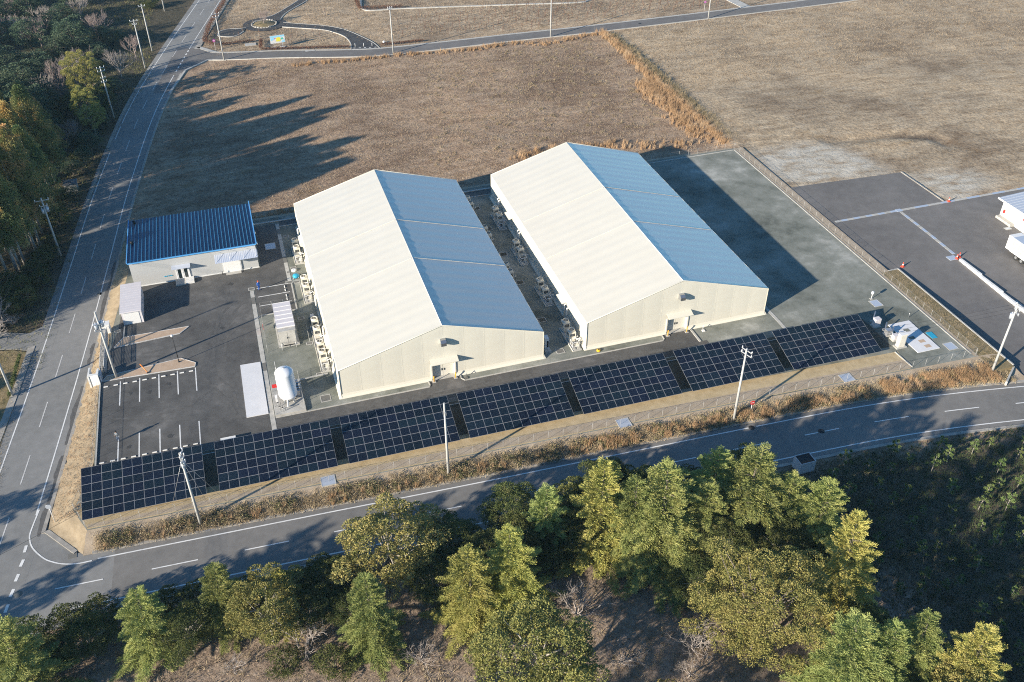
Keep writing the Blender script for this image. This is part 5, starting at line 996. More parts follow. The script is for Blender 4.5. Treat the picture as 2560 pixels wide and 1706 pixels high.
for i in range(3): t = thing('path_bollard', 'white post in the park path mouth, %s from the left' % ORD[i], 'bollard', (25.6 + i*2.1, 138.0 - i*.45, L)); MB().tube([(0, 0, 0), (0, 0, .8)], .06, 8).build('post', 'white_steel', t); MB().lathe([(.07, .78), (.07, .86), (.001, .88)], 0, 0, 8).build('cap', 'silver_panel', t)
for i in range(5): MB().box(25.0 + i*1.3, 136.9 - i*.25, L+.036, 25.5 + i*1.3, 137.2 - i*.25, L+.045).build('path_mark', 'paint_white', bpy.data.objects['park_path'])
sheet('park_slab', rect(-1.2, 147.4, 1.6, 149.2), L + .05, 'concrete', thick=.2)
tag(ribbon(spline([(33.8, 176.5), (33.4, 166.6), (44, 164.6), (74, 158.2), (92.4, 154.2), (97, 155.4), (112, 160)], 5), -.25, .25, L + .15, drop=.4).build('terrace_kerb', 'concrete'), kind='structure')
tag(ribbon(np.array([(135.2, 150.0), (135.3, 142.5), (136, 134.9)]), -1.5, 1.5, L + .03, drop=.2).build('concrete_path', 'concrete'), kind='structure')
t = thing('fallen_tank', 'small white object lying in the park grass', 'object', (33.2, 138.9, L)); MB().lathe([(.3, 0), (.35, .2), (.28, .35), (.001, .38)], 0, 0, 10).build('shell', 'white_steel', t); box('lid', 'paint_white', (-.15, -.15, .36, .15, .15, .44), t)
sheet('far_grate', rect(131.5, 38.6, 133.4, 39.8), L + .02, 'concrete', thick=.2)

# ================================================================== VEGETATION: meshes
NTH = ORD + [q + 'teenth' for q in ('thir', 'four', 'fif', 'six', 'seven', 'eigh', 'nine')] + ['twentieth'] + ['twenty-' + q for q in ORD[:9]]
def unit(v): return v / np.maximum(np.linalg.norm(v, axis=-1, keepdims=True), 1e-6)
def diamonds(P, D, ln, wd, g, twist=None):
    """Elongated leaf faces: base P, direction D, length ln, width wd."""
    n = len(P); D = unit(D); R = g.standard_normal((n, 3)); W = unit(np.cross(D, R)) * (wd*.5)[:, None]; E = D * ln[:, None]
    V = np.empty((n, 4, 3)); V[:, 0] = P; V[:, 1] = P + E*.45 + W; V[:, 2] = P + E; V[:, 3] = P + E*.45 - W
    return V.reshape(-1, 3), np.arange(4*n).reshape(-1, 4)
def tree_trunk(h, r, limbs, m, name='trunk', lean=.15, top=.97, g=None):
    b = MB(); n = 6; pts = [(g.normal(0, lean)*i/n*.6 if 0 < i else 0, g.normal(0, lean)*i/n*.6 if 0 < i else 0, -.3 + (h*top+.3)*i/n) for i in range(n+1)]
    b.tube(pts, [r*(1 - .9*i/n) for i in range(n+1)], 8)
    for a, c, r_ in limbs: b.tube([a, (np.array(a)*.45 + np.array(c)*.55 + (0, 0, .1)), c], [r_, r_*.65, r_*.25], 5)
    return b.mesh(name, m)
def cedar(seed, h=12.0, r=3.4, droop=.25, dens=1.0, low=.08, m='leaf_cedar', fine=1.0):
    """Layered cedar: tiers of flat fronds, each branch feathered with long shoots, an open pointed top."""
    g = np.random.default_rng(seed); P = []; D = []; Ln = []; Wd = []; limbs = []; z = h*low; a = g.uniform(0, 6)
    while z < h*.985:
        t = (z/h - low)/(1-low); tier = g.uniform(.8, 1.18); nb = max(3, int(round((8.0 - 4*t)*dens)))
        for j in range(nb):
            a += 2*pi/nb + g.normal(0, .22); R = r*(1-t)**.84*tier*g.uniform(.72, 1.22) + .18; zz = z + g.normal(0, .13)
            up = .10 + .75*t**2 + g.normal(0, .07); dr = droop*(1 - .7*t)*g.uniform(.6, 1.4); o = np.array([math.cos(a), math.sin(a), 0.0]); k = max(4, int(R*7.5)); s = np.linspace(.16, 1, k)
            C = np.outer(s*R, o); C[:, 2] = zz + R*(up*s - dr*s**2)
            tang = unit(np.gradient(C, axis=0)); side = unit(np.cross(tang, (0, 0, 1)))
            if j % 2 == 0 and R > .9: limbs.append(((0, 0, zz), tuple(C[int(k*.8)]), .025 + .012*R))
            for sg in (-1, 1, 0):
                ln = (.30 + .30*R*(1-s) + .22*g.random(k)); d = unit(tang*(.9 if sg else 1) + side*sg*.85 + np.array([0, 0, .02]) + g.normal(0, .09, (k, 3)))
                P.append(C); D.append(d); Ln.append(ln); Wd.append(np.full(k, .06*fine) + .04*g.random(k))
                for q, ang in ((.3, .75), (.5, -.75), (.7, .6), (.85, -.5)):
                    sd = unit(np.cross(d, (0, 0, 1))); P.append(C + d*(ln*q)[:, None]); D.append(d + sd*ang + np.array([0, 0, .06]) + g.normal(0, .11, (k, 3))); Ln.append(.15 + .45*ln*(1-q)*g.uniform(.7, 1.2, k)); Wd.append(np.full(k, .05*fine) + .03*g.random(k))
        z += (.30 + .42*(1-t))*g.uniform(.8, 1.25)
    P = np.vstack(P); D = np.vstack(D); Ln = np.concatenate(Ln); Wd = np.concatenate(Wd); V, F = diamonds(P, D, Ln, Wd, g)
    return np_mesh('crown', V, F, m), tree_trunk(h, .2, limbs[::2], 'bark', g=g)
def leafy(seed, h=9.0, r=4.0, base=.22, clumps=90, per=150, cr=.75, m='leaf_oak', ls=.17, bark='bark_pale', flat=1.0, gap=.25, tall=False):
    """Rounded crown of leaf clumps on limbs, uneven and open in places."""
    g = np.random.default_rng(seed); z0, z1 = h*base, h; cz, hz = (z0+z1)/2, (z1-z0)/2*flat; CC = []; limbs = []
    ph = g.uniform(0, 6.28, 4)
    for i in range(clumps):
        u = 1 - 2*(i+.5)/clumps; a = i*2.39996 + g.normal(0, .2); rho = math.sqrt(max(0, 1-u*u)); sh = g.uniform(.4, 1.0)**.5
        bump = 1 + .16*math.sin(2*a + ph[0]) + .13*math.sin(3*a + ph[1] + 2*u) + .1*math.sin(5*u + ph[2])
        if u < -.45 and g.random() < .5: continue
        if g.random() < gap*.5: continue
        c = np.array([math.cos(a)*rho*r*bump, math.sin(a)*rho*r*bump, 0])*sh*.86; c[2] = cz + u*hz*sh*.92*(bump*.5+.5); CC.append((c, cr*g.uniform(.65, 1.3)))
        if i % 4 == 0: limbs.append(((0, 0, z0 + (cz-z0)*g.uniform(.1, .9)), tuple(c*np.array([.9, .9, 1])), .09))
    P = []; D = []
    for c, q in CC:
        n = int(per*q/cr); v = unit(g.standard_normal((n, 3))); v[:, 2] = np.abs(v[:, 2])*.9 - .25; rr = q*g.uniform(.45, 1.0, n)**.5; P.append(c + v*rr[:, None]*np.array([1, 1, .8])); D.append(v + g.normal(0, .55, (n, 3)) + np.array([0, 0, .35]))
    P = np.vstack(P); D = np.vstack(D); n = len(P); V, F = diamonds(P, D, ls*g.uniform(.7, 1.35, n), ls*.62*g.uniform(.7, 1.3, n), g)
    return np_mesh('crown', V, F, m), tree_trunk(h, .2 if h > 6 else .12, limbs, bark, top=.7, g=g)
def sugi(seed, h=21.0, r=3.6, low=.33, m='leaf_sugi'):
    g = np.random.default_rng(seed); P = []; D = []; nb = 210
    for i in range(nb):
        t = (i + g.random())/nb; z = h*(low + (1-low)*t); R = r*(1 - t**1.6)*g.uniform(.6, 1.12) + .35; a = i*2.39996 + g.normal(0, .3); n = int(75 + 60*R/r)
        c = np.array([math.cos(a)*R*.78, math.sin(a)*R*.78, z + .25*R]); v = unit(g.standard_normal((n, 3))); q = .42 + .32*R/r
        P.append(c + v*(q*g.uniform(.3, 1, n)**.5)[:, None]*np.array([1, 1, 1.15])); D.append(v*.6 + np.array([math.cos(a)*.5, math.sin(a)*.5, .75]) + g.normal(0, .3, (n, 3)))
    P = np.vstack(P); D = np.vstack(D); n = len(P); V, F = diamonds(P, D, g.uniform(.16, .32, n), g.uniform(.09, .17, n), g)
    return np_mesh('crown', V, F, m), tree_trunk(h, .27, [], 'bark_pale', g=g, lean=.05)
def bare(seed, h=6.0, spread=.5, m='twig_grey', levels=4, n0=7, r0=.07, trunk=.3):
    """Leafless branching: thin tapered twigs."""
    g = np.random.default_rng(seed); b = MB(); base = []
    def grow(p, d, ln, r, lv):
        q = p + d*ln; mid = (p+q)/2 + g.normal(0, ln*.05, 3)
        b.tube([p, mid, q], [r, r*.8, r*.6], 3, cap=False)
        if lv == 0: return
        for _ in range(3 if lv > 1 else 4):
            d2 = unit((d + g.normal(0, spread, 3) + np.array([0, 0, .22]))[None])[0]; grow(p + (q-p)*g.uniform(.55, 1), d2, ln*g.uniform(.55, .8), r*.58, lv-1)
    if trunk: b.tube([(0, 0, -.2), (0, 0, h*trunk)], [r0*1.5, r0*1.2], 6)
    for i in range(n0):
        a = 2*pi*i/n0 + g.normal(0, .2); el = g.uniform(.75, 1.35); d = np.array([math.cos(a)*math.cos(el), math.sin(a)*math.cos(el), math.sin(el)])
        grow(np.array([0, 0, h*trunk*g.uniform(.6, 1) if trunk else 0.0]), d, h*(1-trunk)*.36, r0, levels-1)
    return b.mesh('branches', m)
def pine_sapling(seed):
    g = np.random.default_rng(seed); P = []; D = []
    for i in range(9):
        a = i*2.4; R = g.uniform(.25, .75)*(1 - .05*i); z = .8 + i*.19; c = np.array([math.cos(a)*R, math.sin(a)*R, z]); n = 70
        v = unit(g.standard_normal((n, 3)) + np.array([0, 0, .9])); P.append(np.repeat(c[None], n, 0) + g.normal(0, .06, (n, 3))); D.append(v + np.array([math.cos(a)*.3, math.sin(a)*.3, .4]))
    P = np.vstack(P); D = np.vstack(D); n = len(P); V, F = diamonds(P, D, g.uniform(.16, .32, n), g.uniform(.06, .11, n), g)
    b = MB().tube([(0, 0, -.2), (.03, .02, 1.2), (0, 0, 2.5)], [.05, .035, .012], 5)
    for i in range(9): a = i*2.4; b.tube([(0, 0, .8+i*.17), (math.cos(a)*.45, math.sin(a)*.45, 1.0+i*.17)], [.018, .008], 3)
    return np_mesh('crown', V, F, 'leaf_pine'), b.mesh('trunk', 'bark_pale')
LIB = {'cedar': [(cedar(11, r=4.4), 12.0, 3.4), (cedar(12, r=4.6, droop=.34, dens=.9), 12.0, 3.4), (cedar(13, r=4.3, droop=.2, m='leaf_cedar_yellow'), 12.0, 3.4), (cedar(14, r=4.2, dens=1.05, droop=.28), 12.0, 3.2), (cedar(15, r=4.8, dens=.85, droop=.15), 12.0, 3.4)],
       'oak': [(leafy(21, 9, 4, clumps=120, per=330, cr=.68, ls=.15), 9.0, 4.0), (leafy(22, 9, 4, clumps=150, per=260, cr=.58, gap=.35, ls=.145), 9.0, 4.0), (leafy(23, 9, 4, clumps=90, per=420, cr=.95, m='leaf_shrub', ls=.15), 9.0, 4.0)],
       'camphor': [(leafy(31, 13, 5.4, .1, 170, 430, .82, 'leaf_camphor', .14, 'bark', 1.02, .15), 13.0, 5.4), (leafy(32, 13, 5.4, .1, 160, 430, .82, 'leaf_camphor', .14, 'bark', 1.0, .3), 13.0, 5.4)],
       'shrub': [(leafy(41, 4.5, 2.1, .05, 60, 110, .55, 'leaf_shrub', .16, 'bark', 1.0, .3), 4.5, 2.1), (leafy(42, 4.5, 2.1, .05, 55, 110, .55, 'leaf_shrub', .17, 'bark', 1.0, .4), 4.5, 2.1)],
       'dark': [(leafy(51, 9, 4.2, .1, 80, 120, 1.0, 'leaf_dark', .26, 'bark', 1.0, .2), 9.0, 4.2), (leafy(52, 10, 4.0, .1, 80, 120, 1.0, 'leaf_dark', .27, 'bark', 1.0, .2), 10.0, 4.0)],
       'sugi': [(sugi(61, r=4.4, low=.3), 21.0, 3.6), (sugi(62, r=4.2, low=.27), 21.0, 3.6), (sugi(63, r=4.6, low=.25), 21.0, 3.6)],
       'pine': [(pine_sapling(71), 2.6, .9), (pine_sapling(72), 2.6, .9), (pine_sapling(73), 2.6, .9)]}
BARE = {'bare': [bare(81), bare(82, trunk=.0, n0=9, spread=.6), bare(83, trunk=.05, n0=8, spread=.7)], 'poplar': [bare(84, 10, .28, 'twig_pink', 5, 9, .09, .22), bare(85, 10, .26, 'twig_grey', 5, 9, .09, .2)]}
def tree(kind, x, y, h, r, label, group=None, var=None, z=L, cat='tree', name=None):
    rz = random.uniform(0, 6.28)
    if kind in BARE:
        k = (var if var is not None else random.randrange(9)) % len(BARE[kind]); me = BARE[kind][k]; hh = 6.0 if kind == 'bare' else 10.0
        t = thing(name or ('bare_shrub' if kind == 'bare' else 'bare_tree'), label, cat, (x, y, z-.08), rz, group); o = link('branches', me, t); o.scale = (r/(hh*.38), r/(hh*.38), h/hh); return t
    k = (var if var is not None else random.randrange(9)) % len(LIB[kind]); (cm, tm), h0, r0 = LIB[kind][k]
    t = thing(name or {'cedar': 'cedar_tree', 'sugi': 'tall_conifer', 'pine': 'pine_sapling', 'shrub': 'evergreen_shrub'}.get(kind, 'broadleaf_tree'), label, cat, (x, y, z-.08), rz, group); t.rotation_euler = (random.gauss(0, .03), random.gauss(0, .03), rz)
    for nm, me in (('crown', cm), ('trunk', tm)): o = link(nm, me, t); o.scale = (r/r0, r/r0, h/h0)
    return t
# ------------------------------------------------------------------ near trees along the side road (foreground)
G1 = 'trees below the side road'
for kd, x, y, h, r, v, lb in (
    ('cedar', -24.7, -33.5, 9.5, 2.7, 1, 'yellowish cedar at the left of the near trees, before the dry brush clearing'),
    ('cedar', -17.1, -32.3, 9.5, 2.5, 0, 'slender cedar reaching the road edge line left of the broad olive tree'),
    ('cedar', -11.1, -33.5, 8, 2.0, 2, 'small bright yellow cedar left of the big round olive tree'),
    ('cedar', -3.0, -39.9, 11.5, 2.6, 0, 'cedar with bare trunk standing before the big round olive tree'),
    ('cedar', 11.9, -38.8, 11.5, 3.4, 2, 'wide yellow cedar right of the big round olive tree, right one of the pair'),
    ('cedar', 7.6, -39.3, 11, 3.2, 2, 'wide yellow cedar right of the big round olive tree, left one of the pair'),
    ('cedar', 17.7, -33.5, 10.5, 2.8, 3, 'green cedar in the middle behind the yellow pair'),
    ('cedar', 23.5, -35.2, 14, 3.6, 2, 'tall yellow cedar at the left of the dense middle clump'),
    ('cedar', 29.6, -38.5, 15, 4.4, 0, 'largest cedar in the dense middle clump'),
    ('cedar', 26.7, -37.0, 13, 3.2, 1, 'cedar squeezed between the tall yellow and the largest cedar'),
    ('cedar', 39.3, -38.5, 14.5, 4.4, 3, 'broad green cedar right of the largest cedar'),
    ('cedar', 36.6, -35.6, 12.5, 3.2, 1, 'cedar behind the broad green cedar, nearest the road'),
    ('cedar', 45.5, -43.3, 12, 3.4, 0, 'cedar at the edge of the shaded sapling plantation'),
    ('cedar', 43.9, -50.7, 15, 3.1, 2, 'tall narrow yellow cedar beside the shaded sapling plantation'),
    ('cedar', 45.6, -60.0, 12, 2.6, 1, 'cedar with drooping tip at the bottom right, left of the last one'),
    ('cedar', 48.8, -63.3, 12, 3.2, 2, 'last cedar at the bottom right corner'),
    ('cedar', 38.1, -59.7, 13.5, 3.8, 3, 'broad cedar below the tall narrow yellow cedar'),
    ('cedar', 41.7, -60.1, 12, 3.0, 0, 'cedar between the broad one and the drooping one at bottom right'),
    ('cedar', 34.1, -38.1, 11.5, 3.0, 3, 'cedar hidden between the two largest cedars'),
    ('cedar', 43.3, -39.6, 11, 3.0, 1, 'cedar right of the broad green cedar near the pale bin'),
    ('cedar', -36.0, -35.2, 11, 3.6, 3, 'dark green conifer in the bottom left corner'),
    ('oak', .2, -32.4, 10.5, 5.7, 1, 'big round olive tree with pale limbs overhanging the road'),
    ('oak', -12.9, -35.8, 9, 4.0, 0, 'rounded olive tree beside the slender cedar'),
    ('oak', 11.3, -49.8, 10.5, 5.4, 0, 'lumpy bright green tree cut by the bottom edge in the middle'),
    ('camphor', 33.3, -52.0, 14.0, 6.0, 0, 'huge dense yellow-green tree at the bottom right of centre'),
    ('oak', 26.0, -30.2, 9, 3.2, 2, 'dark round tree touching the road edge behind the tall yellow cedar'),
    ('oak', 14.8, -30.2, 7.5, 3.3, 2, 'grey-green round tree at the road edge in the middle'),
    ('oak', 7.2, -31.4, 7, 3.1, 2, 'dark olive tree right of the big round olive tree at the road'),
    ('oak', 20.6, -30.6, 7, 3.0, 1, 'open grey-green tree between the round road edge trees'),
    ('oak', -6.8, -33.2, 7, 2.8, 2, 'dark tree behind the left side of big round olive tree'),
    ('oak', 29.2, -32.5, 8.5, 3.2, 2, 'dark tree behind the largest cedar at the road'),
    ('oak', 46.0, -65.5, 9, 3.6, 0, 'lumpy tree at the bottom edge under the last cedars'),
    ('oak', 22.4, -56.0, 5.5, 1.8, 1, 'small bushy tree at the bottom edge left of the huge dense tree'),
    ('camphor', 37.6, -66.0, 9, 3.6, 1, 'rounded tree at the bottom edge right of the huge dense tree')):
    tree(kd, x, y, h, r*(1.03 if kd == 'cedar' else 1.17), lb, G1, v)
for x, y, h in ((14, -72, 13), (22, -69, 12), (29, -74, 14), (36, -78, 14), (43, -75, 14), (51, -72, 13), (58, -79, 13), (6, -66, 12), (-4, -62, 12), (-14, -58, 11), (50, -84, 14), (30, -84, 13)): tree('cedar', x, y, h, 4.2, 'cedar of the wood going on below the bottom edge', 'cedars below the bottom edge')
for i, (kd, x, y, h, r) in enumerate(sorted((('shrub', -36.2, -29.6, 4.5, 2.4), ('shrub', -32.6, -28.6, 4.5, 2.1), ('shrub', -29.2, -29.0, 4.8, 2.2), ('shrub', -26.0, -29.8, 4.5, 2.0), ('shrub', -23.2, -29.6, 4.5, 2.0), ('shrub', -20.3, -30.0, 4.5, 2.2), ('shrub', -14.9, -31.0, 4, 2), ('shrub', -9.5, -31.2, 4, 2.0), ('shrub', 42.8, -32.2, 8.0, 2.6), ('shrub', 40.0, -31.4, 6, 2.2), ('shrub', 37.0, -30.6, 5, 2.2), ('shrub', 33.6, -30.2, 5, 2.2), ('shrub', 46.2, -41.6, 5, 2.2), ('shrub', -7.2, -41.3, 3, 2.2), ('shrub', 18.0, -35.6, 4, 2.4), ('shrub', 48.0, -34.5, 4, 2.2), ('shrub', -34.0, -31.8, 4, 2.2), ('shrub', -12.0, -39.5, 2.6, 2.0), ('shrub', 14.0, -36.0, 3.5, 2.2), ('shrub', 38.5, -47.0, 4.5, 2.4)), key=lambda q: q[1])):
    tree(kd, x, y, h, r, 'dark evergreen shrub in the thicket below the side road, %s from the left' % NTH[i], 'evergreen shrubs under the near trees', cat='shrub')
for i, (x, y, h, r) in enumerate(sorted(((-9.6, -37.2, 6, 2.4), (18.2, -42.2, 4.5, 2.6), (28.3, -49.6, 4, 2.2), (36.3, -45.5, 3, 1.5), (20.5, -49.0, 3, 2), (1.1, -42.5, 2.2, 1.6), (9.2, -45.3, 2.2, 1.6), (-17.0, -38.0, 2, 1.4), (26.2, -52.6, 2.4, 1.6)))):
    tree('bare', x, y, h, r, 'pale leafless shrub on the dry ground among near trees, %s from the left' % NTH[i], 'leafless shrubs in the clearing', i, cat='shrub')
for i, (x, y, h, r) in enumerate(sorted(((-30.5, -32.0, 5.5, 3.0), (-20.8, -34.6, 6, 3.2), (-14.8, -33.2, 6.5, 3.0), (-8.6, -35.6, 6.5, 3.2), (-5.2, -36.4, 6, 2.8), (4.2, -36.2, 6.5, 3.2), (10.2, -34.6, 7, 3.2), (14.6, -34.0, 7.5, 3.4), (20.4, -34.2, 8, 3.4), (24.0, -32.4, 8, 3.2), (32.2, -33.8, 8.5, 3.4), (35.4, -42.6, 8, 3.6), (40.6, -44.2, 8, 3.6), (30.6, -44.6, 6, 3.2), (47.2, -47.2, 6.5, 3.0), (43.0, -55.6, 7.5, 3.4)))): tree('oak', x, y, h, r, 'dark understorey tree filling the near wood, %s from the left' % NTH[i], 'dark understorey trees of the near wood', 2)
# pine saplings planted on the shaded slope at the lower right
pr_ = random.Random(5); spots = []
while len(spots) < 150:
    x, y = pr_.uniform(52, 118), pr_.uniform(-78, -31)
    if y > -31.2 - max(0, (x-70))*.17 or y < -42 - (118-x)*.45 or (x < 58 and y < -52) or any((x-a)**2 + (y-b)**2 < 4.2 for a, b in spots): continue
    spots.append((x, y))
for i, (x, y) in enumerate(spots): s_ = pr_.uniform(.6, 1.15); tree('pine', x, y, 2.6*s_, .9*s_, 'young pine sapling planted on the slope below the side road', 'pine saplings on the slope', i)
# ------------------------------------------------------------------ left wood
TB = [(-42.5, 54.9), (-43.9, 58.4), (-42.3, 57.6), (-44.0, 51.2), (-44.5, 49.6), (-44.75, 48.2), (-46.1, 47.5), (-47.3, 47.5), (-42.3, 61.9), (-41.6, 76.0), (-42.2, 77.6), (-41.2, 67.6), (-41.4, 81.7), (-45.5, 64), (-46.5, 71), (-47.5, 57), (-46, 79), (-43.5, 86), (-49, 52), (-50.5, 62), (-51, 74), (-45.2, 72), (-48, 84)]
for i, (x, y) in enumerate(sorted(TB, key=lambda p: p[1])): tree('sugi', x - .8, y, random.uniform(17, 22), random.uniform(3.1, 4.0), 'tall rusty-tipped conifer left of road, %s counted from the nearest up' % NTH[i], 'tall conifers left of the main road', i)
for kd, x, y, h, r, v, lb in (('camphor', -36.6, 117.1, 13.5, 4.6, 0, 'bright green bushy tree beside the far pole left of road'), ('camphor', -36.8, 106.5, 9.5, 3.4, 1, 'shorter green tree next to the bright bushy one'), ('oak', -35.5, 101.5, 7, 3, 0, 'low olive tree below the bright bushy one'),
    ('poplar', -43.6, 124.5, 11, 3.4, 0, 'fan-shaped leafless pinkish tree, leftmost of the sunlit ones'), ('poplar', -40.0, 127.3, 12, 3.2, 1, 'tall leafless grey tree beside the bright bushy one'), ('poplar', -38.2, 129.0, 12, 2.8, 0, 'tallest leafless tree of the sunlit trio'), ('poplar', -31.0, 134.2, 8, 3.6, 1, 'leafless spreading tree below the far poles'), ('poplar', -27.8, 146.7, 7, 2.6, 0, 'leafless tree between the two far poles'), ('poplar', -39.4, 97.5, 6.5, 3.2, 0, 'low pinkish leafless tree behind the wood edge'), ('poplar', -46.4, 121.4, 9, 2.8, 1, 'leafless tree half hidden behind the pinkish one')):
    tree(kd, x, y, h, r, lb, 'sunlit roadside trees', v)
for i, (x, y, h, r) in enumerate(sorted(((-34.9, 109.2, 3.5, 1.9), (-33.2, 117.9, 3.5, 1.8), (-41.6, 49.0, 3.5, 2), (-41.2, 51.5, 3.0, 1.8), (-42.6, 45.6, 3.5, 2.2), (-41.6, 43.5, 3, 1.8), (-43.8, 40.6, 4, 2.2), (-45.8, 39.2, 4, 2.2), (-43.0, 38.2, 3.2, 1.9), (-44.8, 36.2, 3, 1.6), (-40.6, 55.6, 2.6, 1.5), (-46.5, 43, 4, 2.2), (-38.2, 88, 3, 1.8), (-37.6, 95, 3, 1.8), (-49, 41, 4.5, 2.4), (-40.4, 72.6, 2.6, 1.6), (-33.5, 128, 3, 1.8)), key=lambda q: q[1])):
    tree('shrub', x, y, h, r, 'olive roadside bush at the foot of left wood, %s from the near end' % NTH[i], 'bushes at the foot of the left wood', cat='shrub')
for i, (x, y, h, r) in enumerate(((-46.4, 34.8, 5, 2.2), (-47.6, 32.0, 4, 2), (-47.0, 30.0, 5, 2.4), (-49.5, 35.5, 5, 2.4), (-45.0, 33.5, 2.2, 1.4))): tree('bare', x, y, h, r, 'leafless grey shrub at the left edge by the side lane', 'leafless shrubs by the side lane', i, cat='shrub')
pr_ = random.Random(9); pts_ = []
while len(pts_) < 105:
    x, y = pr_.uniform(-92, -24), pr_.uniform(92, 236); e_ = float(np.interp(y, CM[:, 1], CM[:, 0])) - 9
    if x > e_ or (y < 125 and x > -50) or (x > -47 and y < 150) or (x > -34 and y > 128 and y < 190 and x > e_ - 14) or any((x-a)**2 + (y-b)**2 < 13 for a, b in pts_): continue
    pts_.append((x, y))
for i, (x, y) in enumerate(pts_):
    if i % 6 in (1, 4): tree('poplar', x, y, pr_.uniform(7, 10), pr_.uniform(3, 4.2), 'greyish leafless tree deep in the far left wood', 'leafless trees of the far left wood', i)
    else: tree('dark', x, y, pr_.uniform(6.5, 10.5), pr_.uniform(3.6, 5.0), 'dark evergreen tree deep in the far left wood', 'dark trees of the far left wood', i)
pr_ = random.Random(13); pts_ = []
while len(pts_) < 12:     # the wood goes on beyond the left edge of the view
    x, y = pr_.uniform(-95, -53), pr_.uniform(38, 124)
    if any((x-a)**2 + (y-b)**2 < 34 for a, b in pts_): continue
    pts_.append((x, y)); tree('sugi', x, y, pr_.uniform(10, 14), pr_.uniform(3.2, 4.2), 'tall conifer of the wood beyond the left edge', 'conifers of the wood beyond the left edge', len(pts_))
for x, y in ((-54, 33), (-59, 37), (-53, 40.5), (-63, 29), (-57, 45), (-66, 36), (-70, 30), (-62, 43)): tree('sugi', x, y, 16, 3.8, 'tall conifer of the wood beyond the left edge', 'conifers of the wood beyond the left edge')
pr_ = random.Random(21)
for i in range(85):
    y = pr_.uniform(60, 205); e_ = float(np.interp(y, CM[:, 1], CM[:, 0])) - 6.5; x = e_ - 18*pr_.random()**1.3
    if y > 128 and x > e_ - 9: continue
    tree('dark' if i % 3 else 'shrub', x, y, pr_.uniform(2.2, 4.5), pr_.uniform(1.6, 2.9), 'low bush in the shaded undergrowth of the left wood', 'bushes in the shaded undergrowth', i, cat='shrub', name='undergrowth_bush')
pr_ = random.Random(31)
for i in range(9): tree('sugi', pr_.uniform(-112, -76), pr_.uniform(112, 225), pr_.uniform(16, 21), 4.2, 'tall conifer of the wood beyond the left edge', 'conifers of the wood beyond the left edge', i)
for x, y, h in ((-58, -14, 8), (-62, -22, 8), (-60, 4, 7), (-56, -30, 9), (-66, 10, 9)): tree('oak', x, y, h, 3.0, 'broadleaf tree standing left of the near junction', 'trees left of the near junction')
# lane and verge at the left edge
sheet('side_lane', [(-37.8, 33.5), (-42.3, 30.2), (-56, 35.5), (-56, 29.5), (-44.2, 26.8), (-42.3, 25.8), (-38.8, 25.0)], L + .004, 'asphalt_road', thick=.2)
sheet('verge', [(-42.2, 25.3), (-42.5, 18), (-43.0, 10), (-45, -10), (-56, -10), (-56, 28.5), (-44.2, 26.4)], L + .02, 'verge_grass', thick=.2)
# ------------------------------------------------------------------ park planting
tree('poplar', 5.1, 163.3, 4.5, 2.4, 'small leafless tree in the ring of stones', None, 0)
STK = MB().tube([(0, 0, -.1), (.02, .01, 1.6)], [.045, .02], 4)
for i in range(7): a = i*2.4; STK.tube([(0, 0, .5 + i*.14), (math.cos(a)*.32, math.sin(a)*.32, .8 + i*.16)], [.026, .012], 3)
STK = STK.mesh('stem', 'twig_brown'); STK2 = MB().tube([(-.25, .1, -.1), (.0, 0, 1.2)], .03, 4).tube([(.25, .1, -.1), (0, 0, 1.2)], .03, 4).tube([(0, -.25, -.1), (0, 0, 1.25)], .03, 4).mesh('support', 'bark_pale')
def sapling(x, y, h, sup, label, group):
    t = thing('planted_sapling', label, 'sapling', (x, y, L-.05), random.uniform(0, 6), group); o = link('stem', STK, t); o.scale = (1.2, 1.2, h/1.6)
    if sup: link('support', STK2, t)
pr_ = random.Random(3); PF = [(46, 159), (36, 142), (67, 137), (131, 137), (132, 143.5), (110, 149), (96, 152.5), (74, 156.5)]
for r_ in range(9):
    for c_ in range(38):
        x, y = 36 + c_*2.6 + (r_ % 2)*1.2 + pr_.uniform(-.5, .5), 138.0 + r_*2.3 - c_*.06 + pr_.uniform(-.4, .4)
        if in_poly(np.array([x]), np.array([y]), PF)[0]: sapling(x, y, pr_.uniform(.9, 1.9), False, 'thin leafless sapling in the planted rows beyond the branch road', 'saplings in the planted rows')
for x, y in ((10.5, 146.8), (14.2, 146.3), (17.8, 145.8), (21.5, 143.5), (-2.2, 153), (3.0, 153.8), (12.5, 151.5), (16.5, 150), (36, 146), (39.5, 152), (30, 160), (22, 166), (-7, 165), (-4, 172), (0, 178), (37.5, 141)): sapling(x, y, 2.0, True, 'staked sapling scattered in the park grass', 'staked saplings in the park')
def hedge(pts, label, h=.75, wd=.8, m='hedge_brown', z=L):
    C = np.array(pts, float); s, at = along(C); n = int(s[-1]*150); g = np.random.default_rng(int(abs(C[0, 0])*10) + 1); q = g.random(n)*s[-1]; P = np.stack([np.interp(q, s, C[:, 0]), np.interp(q, s, C[:, 1])], 1) + g.uniform(-wd/2, wd/2, (n, 2)); zz = z + h*g.uniform(.1, 1, n)**.6
    V, F = diamonds(np.column_stack([P, zz]), g.normal(0, 1, (n, 3)) + np.array([0, 0, .3]), g.uniform(.12, .26, n), g.uniform(.06, .14, n), g)
    t = thing('hedge', label, 'hedge'); link('foliage', np_mesh('foliage', V, F, m), t); b = MB()
    for i in range(int(s[-1]/1.2) + 1): p = at(i*1.2); b.tube([(p[0], p[1], z-.2), (p[0]+.05, p[1], z+h*.7)], .03, 4)
    b.build('stems', 'bark', t)
